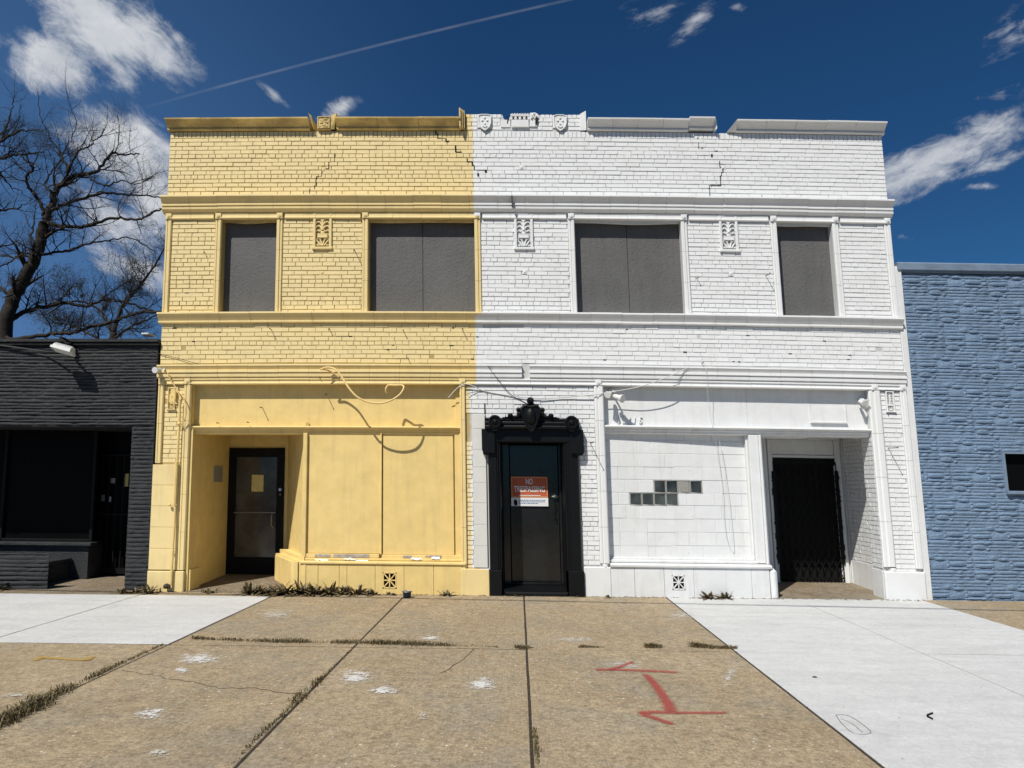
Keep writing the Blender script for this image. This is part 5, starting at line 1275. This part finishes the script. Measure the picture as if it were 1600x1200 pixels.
mb.build('border', 'scream', SG)
cxs = (sx0+sx1)/2
for txt, zc2, size, sx in (('NO', sz1-.078, .105, .95), ('TRESPASSING', zs+.120, .105, .82)):
    mb = MB(); text_mesh(mb, txt, 0, 0, 0, size, .003, bold=.002); A = np.array(mb.v); w0 = A[:, 0].max()-A[:, 0].min(); k = (.105 if txt == 'NO' else sw_*.84)/w0
    mb.v = [(cxs+(q[0]-(A[:, 0].max()+A[:, 0].min())/2)*k, sy_-.003+q[1], zc2+q[2]*1.15) for q in mb.v]; mb.build('lettering', 'swhite', SG)
mb = MB(); 
for k in range(3):
    x = sx0+.11; z = zs-.045-k*.022
    while x < sx1-.07-(.08 if k == 2 else 0): l = random.uniform(.012, .035); mb.box(x, x+l, sy_-.002, sy_+.001, z, z+.010); x += l+.008
mb.build('small_print', 'sblue', SG)
mb = MB(); mb.prism([(sx0+.045, zs-.03), (sx0+.08, zs-.035), (sx0+.095, zs-.07), (sx0+.088, zs-.115), (sx0+.05, zs-.12), (sx0+.035, zs-.08)], sy_-.002, sy_+.001); mb.build('emblem', 'iron', SG)
mb = MB(); mb.box(sx0+.11, sx1-.11, sy_-.002, sy_+.001, zs+.026, zs+.036); mb.build('bottom_rule', 'swhite', SG)

# ================================================================ PLANTS ON THE PAVEMENT
def leaf(mb, base, az_, el, L, w, droop):
    n = 4; P = []; d = Vector((math.cos(az_)*math.cos(el), math.sin(az_)*math.cos(el), math.sin(el))); side = Vector((-math.sin(az_), math.cos(az_), 0))
    p = Vector(base); V = []
    for i in range(n+1):
        t = i/n; ww = w*(math.sin(math.pi*min(.12+t*.88, 1))**.8)*(1 if i < n else .15)*(1+.35*((i % 2)-.5))
        V += [tuple(p-side*ww), tuple(p+Vector((0, 0, -ww*.35))), tuple(p+side*ww)]
        d = (d+Vector((0, 0, -droop/n))).normalized(); p = p+d*L/n
        if p.z < base[2]-.0: p.z = base[2]+.004
    F = []
    for i in range(n): F += [(i*3, i*3+1, i*3+4, i*3+3), (i*3+1, i*3+2, i*3+5, i*3+4)]
    mb.add(V, F)
def weed(px0, px1, py, h, n, label, Y=None, mat='weed'):
    mb = MB(); yc = min(gr((px0+px1)/2, py)[1], -.10) if Y is None else Y; xa = fac(px0, py, yc)[0]; xb_ = fac(px1, py, yc)[0]; n = int(n*1.5)
    k = max(1, int((xb_-xa)/.16))
    for i in range(k):
        cx_ = xa+(xb_-xa)*(i+.5)/k+random.uniform(-.03, .03); cy2 = yc+random.uniform(-.04, .03); hh = h*random.uniform(.8, 1.5)
        for _ in range(n):
            az_ = random.uniform(0, 2*math.pi); el = random.uniform(.25, 1.35)
            leaf(mb, (cx_+random.uniform(-.05, .05), cy2+random.uniform(-.03, .03), .0), az_, el, hh*random.uniform(.6, 1.15)/max(math.sin(el), .55), random.uniform(.012, .024), random.uniform(.3, 1.9))
    tag(mb.build('weed', mat), label, 'weed', 'weeds along the foot of the shopfronts')
weed(186, 240, 927, .09, 26, 'flat weed at the corner between charcoal pillar and yellow pier')
weed(380, 436, 924, .12, 30, 'low spreading weed at the front of the yellow entry step')
weed(436, 482, 924, .17, 34, 'tallest dark weed beside the yellow display corner')
weed(486, 548, 926, .14, 30, 'bushy weed under the left yellow bulkhead slabs')
weed(546, 594, 926, .11, 24, 'weed left of the yellow bulkhead vent')
weed(594, 622, 928, .06, 20, 'small weed below the yellow bulkhead vent')
weed(682, 708, 930, .07, 12, 'tiny weed right of the blue lid at the yellow base')
weed(1097, 1144, 932, .11, 22, 'weed below the white bulkhead right of its vent')
weed(-14, 20, 919, .12, 24, 'weed in front of the charcoal planter at the left edge')
weed(895, 913, 932, .05, 9, 'tiny weed at the right foot of the black doorway')
weed(938, 952, 931, .06, 7, 'sprig of weed at the white base beside the black doorway')
weed(806, 822, 931, .03, 8, 'wisp of weed at the black door step')
weed(308, 345, 919, .06, 12, 'shaded weed at the foot of the yellow pier in the entry')
mb = MB()
for _ in range(900):
    x = random.uniform(-7.0, 5.7); 
    if -4.75 < x < -3.2 and random.random() < .5: continue
    y = -.055-abs(random.gauss(0, .035)); a = random.uniform(0, 3.14); l = random.uniform(.004, .018); w = l*.4; c_, s_ = math.cos(a), math.sin(a)
    mb.add([(x-c_*l-s_*w, y-s_*l+c_*w, .004), (x+c_*l-s_*w, y+s_*l+c_*w, .006), (x+c_*l+s_*w, y+s_*l-c_*w, .010), (x-c_*l+s_*w, y-s_*l-c_*w, .005)], [(0, 1, 2, 3)])
tag(mb.build('litter', 'weed'), 'dry crumbs and leaf litter along the foot of the buildings', 'litter', kind='stuff')
def grass(name, pts, width, h, n, label):
    mb = MB(); P = [Vector((*gr(*p), 0)) for p in pts]
    L = [0]
    for a, b in zip(P, P[1:]): L.append(L[-1]+(b-a).length)
    for _ in range(n):
        t = random.random()**1.0*L[-1]; i = max(k for k in range(len(L)-1) if L[k] <= t); u = (t-L[i])/(L[i+1]-L[i]); p = P[i].lerp(P[i+1], u); hw = width[i]*(1-u)+width[i+1]*u; hh = h[i]*(1-u)+h[i+1]*u
        if random.random() > (hw/max(width))**1.2+.04: continue
        clump = .5+.9*mnoise.noise(Vector((t*4, 1.7, 0)))
        if random.random() > max(.06, clump+.15): continue
        x = p.x+random.gauss(0, hw*.5); y = p.y+random.gauss(0, hw*.5); a = random.uniform(0, 6.28); l = hh*random.uniform(.4, 1.2)*(.6+clump*.6); b_ = random.uniform(.2, .9)*l; w = random.uniform(.0015, .003)*(1.4)
        dx, dy_ = math.cos(a), math.sin(a)
        mb.add([(x-dy_*w, y+dx*w, -.01), (x+dy_*w, y-dx*w, -.01), (x+dx*b_*.4+dy_*w, y+dy_*b_*.4-dx*w, l*.6), (x+dx*b_*.4-dy_*w, y+dy_*b_*.4+dx*w, l*.6), (x+dx*b_, y+dy_*b_, l*.85)], [(0, 1, 2, 3), (3, 2, 4)])
    o = mb.build(name, 'grass'); tag(o, label, 'grass', kind='stuff')
grass('grass', [(300, 998), (420, 1003), (560, 1005), (660, 1008), (745, 1010), (780, 1012)], [.03, .04, .055, .06, .03, .01], [.035, .05, .05, .05, .03, .02], 5200, 'dry grass strip growing in the long cross joint')
grass('grass', [(255, 1007), (200, 1032), (120, 1070), (95, 1082), (40, 1112), (-25, 1145)], [.008, .03, .03, .07, .08, .08], [.02, .035, .04, .075, .085, .085], 5200, 'thick grass strip in the pavement joint at lower left')
grass('grass', [(548, 1015), (505, 1058), (490, 1072), (466, 1094), (450, 1110), (405, 1150), (358, 1200)], [.008, .012, .045, .05, .012, .02, .012], [.01, .03, .06, .06, .03, .03, .02], 2600, 'grass tuft in the diagonal joint left of centre')
grass('grass', [(1080, 1011), (1115, 1013), (1152, 1014)], [.03, .04, .03], [.05, .05, .04], 1500, 'green tuft where the old slab meets the new pavement')
grass('grass', [(1010, 1012), (1030, 1012)], [.03, .03], [.045, .045], 500, 'small tuft in the cross joint right of centre')
grass('grass', [(905, 1012), (930, 1012), (945, 1012)], [.02, .02, .01], [.03, .03, .02], 300, 'wisps of grass in the cross joint below the white bulkhead')
grass('grass', [(808, 1013), (822, 1013), (830, 1013)], [.03, .04, .02], [.035, .035, .02], 420, 'small tuft where the two centre joints cross')
grass('grass', [(834, 1140), (838, 1165), (841, 1200)], [.01, .02, .015], [.03, .04, .03], 350, 'sparse grass at the near end of the centre joint')
mb = MB(); mb.tube([(3.87+.006*math.sin(i*1.3), -9+i*.45, .0012) for i in range(20)], .0028, 4); tag(mb.build('saw_cut', 'scuffline', loc=(0, 0, 0)), kind='structure')
mb = MB()
for L_ in ([(190, 1048), (235, 1055), (262, 1061), (300, 1066), (345, 1075), (398, 1076), (450, 1084), (478, 1082)], [(690, 1052), (724, 1030), (742, 1014)]):
    P_ = [Vector((*gr(*p), .0012)) for p in L_]; P_ = smoothpts(P_, 5); P_ = [q+Vector((random.gauss(0, .008), random.gauss(0, .012), 0)) for q in P_]; mb.tube(P_, .0022, 4)
tag(mb.build('pavement_crack', 'soil', loc=(0, 0, 0)), kind='structure')
# ================================================================ SMALL THINGS AND MARKS ON THE GROUND
x, y = gr(636, 934); CN = thing('plastic_cup', 'small dark blue plastic cup with pale rim beside the yellow base', 'cup', (x, y, 0))
mb = MB(); mb.tube([(x, y, .003), (x, y, .02), (x, y, .075), (x, y, .082)], [.048, .052, .060, .060], 20); mb.build('cup', 'canblue', CN, smooth=False)
mb = MB(); mb.tube([(x+.066*math.cos(a), y+.066*math.sin(a), .083) for a in np.linspace(0, 6.29, 24)], .006, 6); mb.build('rim', 'alu', CN)
def stroke(mb, pts, w, z=.006, taper=(1, 1)):
    P = [Vector((*gr(*p, .003), z)) for p in pts]; P = smoothpts([tuple(p) for p in P], 5); n = len(P); o = len(mb.v); uv = []
    for i, p in enumerate(P):
        t = (P[min(i+1, n-1)]-P[max(i-1, 0)]).normalized(); s_ = Vector((-t.y, t.x, 0)); ww = w*(taper[0]+(taper[1]-taper[0])*i/(n-1))
        end = 1.0 if i in (0, n-1) else 0.0
        for u in (-1, 0, 1): mb.v.append(tuple(p+s_*ww*u)); uv.append((0, max(abs(u), end)))
    for i in range(n-1): mb.f += [(o+i*3, o+i*3+1, o+i*3+4, o+i*3+3), (o+i*3+1, o+i*3+2, o+i*3+5, o+i*3+4)]
    mb.uv = (mb.uv or [])+uv
mb = MB(); stroke(mb, [(929, 1047), (950, 1046.5), (1000, 1048), (1062, 1051)], .060, .0062, (1, .85)); stroke(mb, [(950, 1047), (970, 1042), (990, 1034)], .040, .0072); tag(mb.build('spray_arrow', 'redspray'), 'upper red sprayed arrow pointing left on the old pavement', 'paint mark', 'red sprayed arrows')
mb = MB(); stroke(mb, [(1007, 1053), (1025, 1072), (1043, 1100), (1048, 1113)], .060, .0082, (.8, 1.3)); tag(mb.build('spray_line', 'redspray'), 'slanted red sprayed line joining the two red arrows', 'paint mark')
mb = MB(); stroke(mb, [(998, 1115), (1020, 1113), (1060, 1114), (1140, 1114)], .058, .0062, (1.2, .55)); stroke(mb, [(1002, 1117), (1025, 1123), (1052, 1133)], .050, .0072, (1, .9)); tag(mb.build('spray_arrow', 'redspray'), 'lower red sprayed arrow pointing left on the old pavement', 'paint mark', 'red sprayed arrows')
mb = MB(); stroke(mb, [(54, 1028), (90, 1029), (120, 1031), (146, 1030)], .055, .0062); stroke(mb, [(54, 1033), (64, 1028), (72, 1026)], .045, .0072); stroke(mb, [(146, 1025), (136, 1031), (128, 1032)], .045, .0074); tag(mb.build('spray_arrow', 'yelspray'), 'faded yellow double headed arrow sprayed on the left slab', 'paint mark')
def blob(pts, mat, name, label, z=.0058, group=None):
    mb = MB(); c = [sum(q)/len(pts) for q in zip(*pts)]; cx_, cy2 = gr(*c); P = [gr(*p) for p in pts]; n = len(P)
    vs = [(cx_, cy2, z)]; uv = [(0, 0)]
    for k in (.5, 1):
        for x, y in P: vs.append((cx_+(x-cx_)*k, cy2+(y-cy2)*k, z)); uv.append((0, k))
    f = [(0, 1+i, 1+(i+1) % n) for i in range(n)]+[(1+i, 1+n+i, 1+n+(i+1) % n, 1+(i+1) % n) for i in range(n)]
    mb.add(vs, f); mb.uv = uv; return tag(mb.build(name, mat), label, 'paint spill', group)
def rect(cx_, cy2, w, h, sl=0): return [(cx_+w*math.cos(a)+h*math.sin(a)*sl, cy2+h*math.sin(a)) for a in np.linspace(0, 2*math.pi, 11)[:-1]]
PS = 'spilled paint spots on the pavement'
blob(rect(554, 1059, 40, 16, -.5), 'splat', 'paint_spill', 'largest bright white paint spill near the pavement centre', group=PS)
blob(rect(598, 1080, 32, 10), 'splat', 'paint_spill', 'white paint spill just right of and below the largest spill', group=PS)
blob(rect(752, 1070, 32, 14), 'splat', 'paint_spill', 'broken white paint spill left of the centre joint', group=PS)
blob(rect(236, 1116, 30, 12, -.6), 'splat', 'paint_spill', 'white smear low on the left slab', group=PS)
blob(rect(248, 1178, 38, 11, -.6), 'smear', 'paint_spill', 'pale smear at the bottom edge left of centre', group=PS)
blob(rect(310, 1030, 46, 13, -.3), 'splat', 'paint_spill', 'scattered white spots behind the left slab joint', group=PS)
blob(rect(283, 1048, 20, 7), 'splat', 'paint_spill', 'small white fleck pair on the left slab', group=PS)
blob(rect(22, 1088, 40, 9, -.8), 'smear', 'paint_spill', 'white scrape at the far left of the pavement', group=PS)
blob(rect(672, 998, 26, 6), 'splat', 'paint_spill', 'thin white spots just above the grassy joint', group=PS)
blob(rect(662, 1120, 12, 16, -.3), 'smear', 'paint_spill', 'narrow pale footprint smear below the white spills', group=PS)
blob(rect(1140, 1056, 16, 36, -.5), 'smear', 'paint_spill', 'thin dribble of white paint right of the red arrows', group=PS)
blob(rect(900, 1000, 70, 8), 'smear', 'paint_spill', 'scattered white flecks above the cross joint right of centre', group=PS)
blob(rect(1065, 962, 40, 14), 'smear', 'paint_spill', 'white flecks on the tan slab beside the new pavement', group=PS)
blob(rect(975, 1040, 60, 16), 'smear', 'paint_spill', 'pale flecks around the upper red arrow', group=PS)
blob(rect(430, 960, 60, 14), 'smear', 'paint_spill', 'pale flecks in front of the yellow weeds', group=PS)
mb = MB(); P = [Vector((*gr(*p, .01), .01)) for p in ((1457, 1114), (1449, 1117), (1449, 1119), (1457, 1123))]; mb.tube(P, .006, 6); tag(mb.build('twig', 'iron'), 'small bent black twig lying on the new pavement', 'twig')
mb = MB(); x, y = gr(1273, 1059); mb.ball((x, y, .006), .022, .012, .006, 8, 5); tag(mb.build('pebble', 'iron'), 'small dark pebble on the new pavement', 'pebble')
def ring(mb, rx, ry, cx_, cy2, n=24, a0=0, a1=6.28): mb.tube([Vector((*gr(cx_+rx*math.cos(a)+ry*math.sin(a)*1.2, cy2+ry*math.sin(a)), .003)) for a in np.linspace(a0, a1, n)], .0045, 4)
mb = MB(); P = [Vector((*gr(*p), .003)) for p in ((1306, 1118), (1325, 1119), (1345, 1131), (1361, 1146), (1335, 1147), (1316, 1132), (1306, 1118))]; mb.tube(smoothpts(P, 4), .0035, 4); P = [Vector((*gr(*p), .003)) for p in ((1314, 1124), (1332, 1132), (1348, 1146))]; mb.tube(smoothpts(P, 4), .003, 4)
tag(mb.build('drawn_mark', 'alu'), 'faint grey leaf shaped mark drawn on the new pavement', 'mark')
# overhead cable whose thin shadow crosses the pavement
mb = MB(); P = []
for i in range(41):
    x = -22+i*1.1; P.append((x, -5.02-.055*x, 6.55+.0007*x*x))
mb.tube(P, .022, 6); tag(mb.build('overhead_cable', 'cable_b', smooth=True), 'long thin overhead cable strung above the pavement', 'cable')

# ================================================================ TREES
def tree(name, label, base_px, Y, limbs, seed, dens=1.0, twlen=1.0, mats=('bark', 'twig'), buds=False, trunk=None, clip=-5.35):
    rnd = random.Random(seed)
    def P(px, py, y): d = ray(px, py); t = (y+DIST)/d[1]; return Vector((t*d[0], y, EYE+t*d[2]))
    base = P(*base_px, Y); T = thing(name, label, 'tree', (base.x, Y, 0), warp=False)
    ppm = FPX/(DIST+Y); tb, bb, tw, bd = MB(), MB(), MB(), MB()
    def grow(p, d, L, r, lev):
        n = 5 if lev < 2 else 4; pts = [p.copy()]; q = p.copy(); dd = d.copy()
        for i in range(n):
            dd = (dd+Vector((rnd.uniform(-1, 1), rnd.uniform(-1, 1), rnd.uniform(-.75, .95)))*(.28+.07*lev)).normalized(); q = q+dd*L/n; pts.append(q.copy())
        if pts[-1].x > -5.5-Y*.45: return
        rr = [r*(1-.75*i/n) for i in range(n+1)]
        (bb if lev < 2 else tw).tube(pts, rr, 5 if lev < 1 else (4 if lev < 2 else 3), caps=False)
        if lev < 3:
            k = max(2, int([6, 5, 4][lev]*dens))
            for _ in range(k):
                i = rnd.randint(1, n); dn = (pts[i]-pts[i-1]).normalized(); s_ = Vector((rnd.uniform(-1, 1), rnd.uniform(-1, 1), rnd.uniform(-.8, 1))).normalized()
                grow(pts[i], (dn*.75+s_*.9+Vector((0, 0, .12))).normalized(), L*rnd.uniform(.42, .68), rr[i]*.6, lev+1)
        elif buds:
            for i in (2, 3, 4):
                if rnd.random() < buds: a = rnd.uniform(0, 6.28); s_ = rnd.uniform(.018, .035); c_ = pts[min(i, n)]; e = Vector((math.cos(a), math.sin(a), rnd.uniform(-.5, .8)))*s_; f_ = e.cross(Vector((rnd.random(), rnd.random(), 1))).normalized()*s_*.6; bd.add([tuple(c_-f_), tuple(c_+e), tuple(c_+f_), tuple(c_-e*.4)], [(0, 1, 2, 3)])
    for li, (pts, w0, w1, rate, yd) in enumerate(limbs):
        V = [P(px, py, Y+yd*math.sin(k/len(pts)*1.6)) for k, (px, py) in enumerate(pts)]; S = smoothpts([tuple(v) for v in V], 5); n = len(S)
        S = [s_+Vector((rnd.gauss(0, 1), rnd.gauss(0, 1), rnd.gauss(0, 1)))*.02*(i not in (0,)) for i, s_ in enumerate(S)]
        rr = [(w0+(w1-w0)*(i/(n-1))**.8)/2/ppm for i in range(n)]
        (tb if li in trunk else bb).tube(S, rr, 9 if w0 > 8 else 6, caps=True)
        L = sum((S[i+1]-S[i]).length for i in range(n-1)); k = int(L*rate*dens)
        for j in range(k):
            i = rnd.randint(max(1, n//6), n-1); dn = (S[i]-S[i-1]).normalized(); s_ = Vector((rnd.uniform(-1, 1), rnd.uniform(-1, 1), rnd.uniform(-.7, 1))).normalized()
            grow(S[i], (dn*.6+s_*.85+Vector((0, 0, .15))).normalized(), rnd.uniform(.7, 1.9)*twlen, max(rr[i]*.42, .010), 1 if rnd.random() < .65 else 0)
    tb.build('trunk', mats[0], T, warp=False, smooth=True); bb.build('limbs', mats[0], T, warp=False, smooth=True); tw.build('twigs', mats[1], T, warp=False)
    if buds: bd.build('buds', 'bud', T, warp=False)
    return T
LB = [([(-8, 800), (2, 600), (11, 500), (22, 465), (40, 432), (54, 405), (62, 385), (66, 362), (70, 345)], 24, 15, .5, 0),
      ([(70, 345), (80, 322), (86, 300), (94, 290), (110, 278), (128, 272), (148, 270), (160, 258), (175, 240), (195, 242), (217, 240)], 13, 2, 2.6, .6),
      ([(72, 350), (95, 352), (120, 355), (140, 352), (172, 342), (200, 342), (222, 342), (240, 332), (258, 324)], 7, 2.5, 2.4, -.8),
      ([(78, 330), (100, 320), (140, 306), (165, 302), (182, 303), (205, 305), (225, 305), (250, 309)], 6.5, 2, 2.6, .9),
      ([(72, 340), (64, 318), (52, 302), (41, 287), (44, 272), (52, 266), (48, 255), (36, 247), (25, 238)], 6, 2.5, 2.2, -.7),
      ([(105, 274), (103, 256), (96, 245), (90, 232), (80, 220), (76, 208), (66, 190), (60, 165)], 4.5, 1.2, 2.4, .4),
      ([(105, 270), (114, 250), (125, 236), (140, 228), (152, 218), (160, 208), (165, 200)], 4, 1.2, 2.4, -.3),
      ([(64, 385), (50, 372), (52, 350), (54, 336)], 5, 1.5, 2.0, .5),
      ([(60, 395), (48, 400), (35, 398), (24, 402), (10, 412), (-10, 420)], 5, 2, 2.0, .5),
      ([(58, 400), (80, 395), (110, 390), (140, 380), (170, 376), (205, 372), (240, 392)], 5, 1.5, 2.4, 1.2),
      ([(14, 500), (26, 494), (42, 486), (66, 480), (100, 473), (135, 478), (160, 470), (190, 470), (225, 482), (252, 490)], 9, 2.5, 2.2, 1.0),
      ([(-5, 520), (20, 530), (66, 524), (95, 521), (120, 519), (150, 508), (175, 502), (200, 494), (225, 488), (258, 487)], 7, 4, 2.0, -1.0),
      ([(86, 300), (70, 292), (78, 270), (90, 258), (100, 235), (112, 215), (118, 190), (112, 170)], 4, 1, 2.2, .8),
      ([(135, 272), (150, 285), (170, 290), (190, 282), (215, 288), (240, 275)], 4, 1.2, 2.4, -.6),
      ([(20, 470), (10, 455), (-5, 445), (-20, 420)], 7, 3, 1.8, .4)]
tree('bare_tree', 'large dark bare tree with a leaning trunk behind the charcoal shop', (11, 500), 12, LB, 3, 1.45, .85, trunk=(0,))
LC = [([(-90, 700), (-80, 500), (-60, 350), (-45, 290)], 22, 12, .3, 0), ([(-45, 290), (-20, 262), (0, 248), (20, 243), (45, 240), (70, 238)], 9, 1.5, 2.6, .4), ([(-45, 280), (-20, 245), (0, 222), (22, 208), (45, 203), (60, 203)], 7, 1.5, 2.8, -.4),
      ([(-30, 262), (-5, 228), (10, 200), (16, 175), (22, 158)], 6, 1, 2.6, .3), ([(-20, 262), (0, 270), (15, 290), (35, 300)], 5, 1.2, 2.2, .6), ([(-60, 380), (-30, 350), (-5, 330), (25, 325), (40, 318)], 7, 1.5, 2.4, .3), ([(-60, 420), (-25, 390), (0, 385), (25, 380)], 6, 1.5, 2.4, .5)]
tree('bare_tree', 'second bare tree reaching in from the left edge of the view', (-80, 500), 13.5, LC, 11, 1.35, .85, trunk=(0,))
LD = [([(150, 900), (165, 640), (172, 560), (178, 520)], 16, 10, .2, 0), ([(178, 520), (190, 480), (215, 450), (235, 425), (250, 400), (262, 380)], 7, 1.5, 3.4, .6), ([(178, 520), (165, 500), (150, 480), (120, 470), (95, 478), (70, 492)], 6, 1.5, 3.4, .6), ([(176, 530), (205, 510), (230, 500), (262, 480)], 6, 1.5, 3.2, -.6), ([(172, 540), (140, 522), (110, 508), (85, 505)], 5, 1.5, 3.2, .6), ([(200, 470), (205, 450), (200, 435), (190, 420)], 3, 1, 3.0, .4)]
tree('budding_tree', 'hazy budding tree far behind the charcoal shop roof', (172, 560), 21, LD, 5, 1.6, .8, mats=('bark', 'twig'), buds=.55, trunk=(0,))
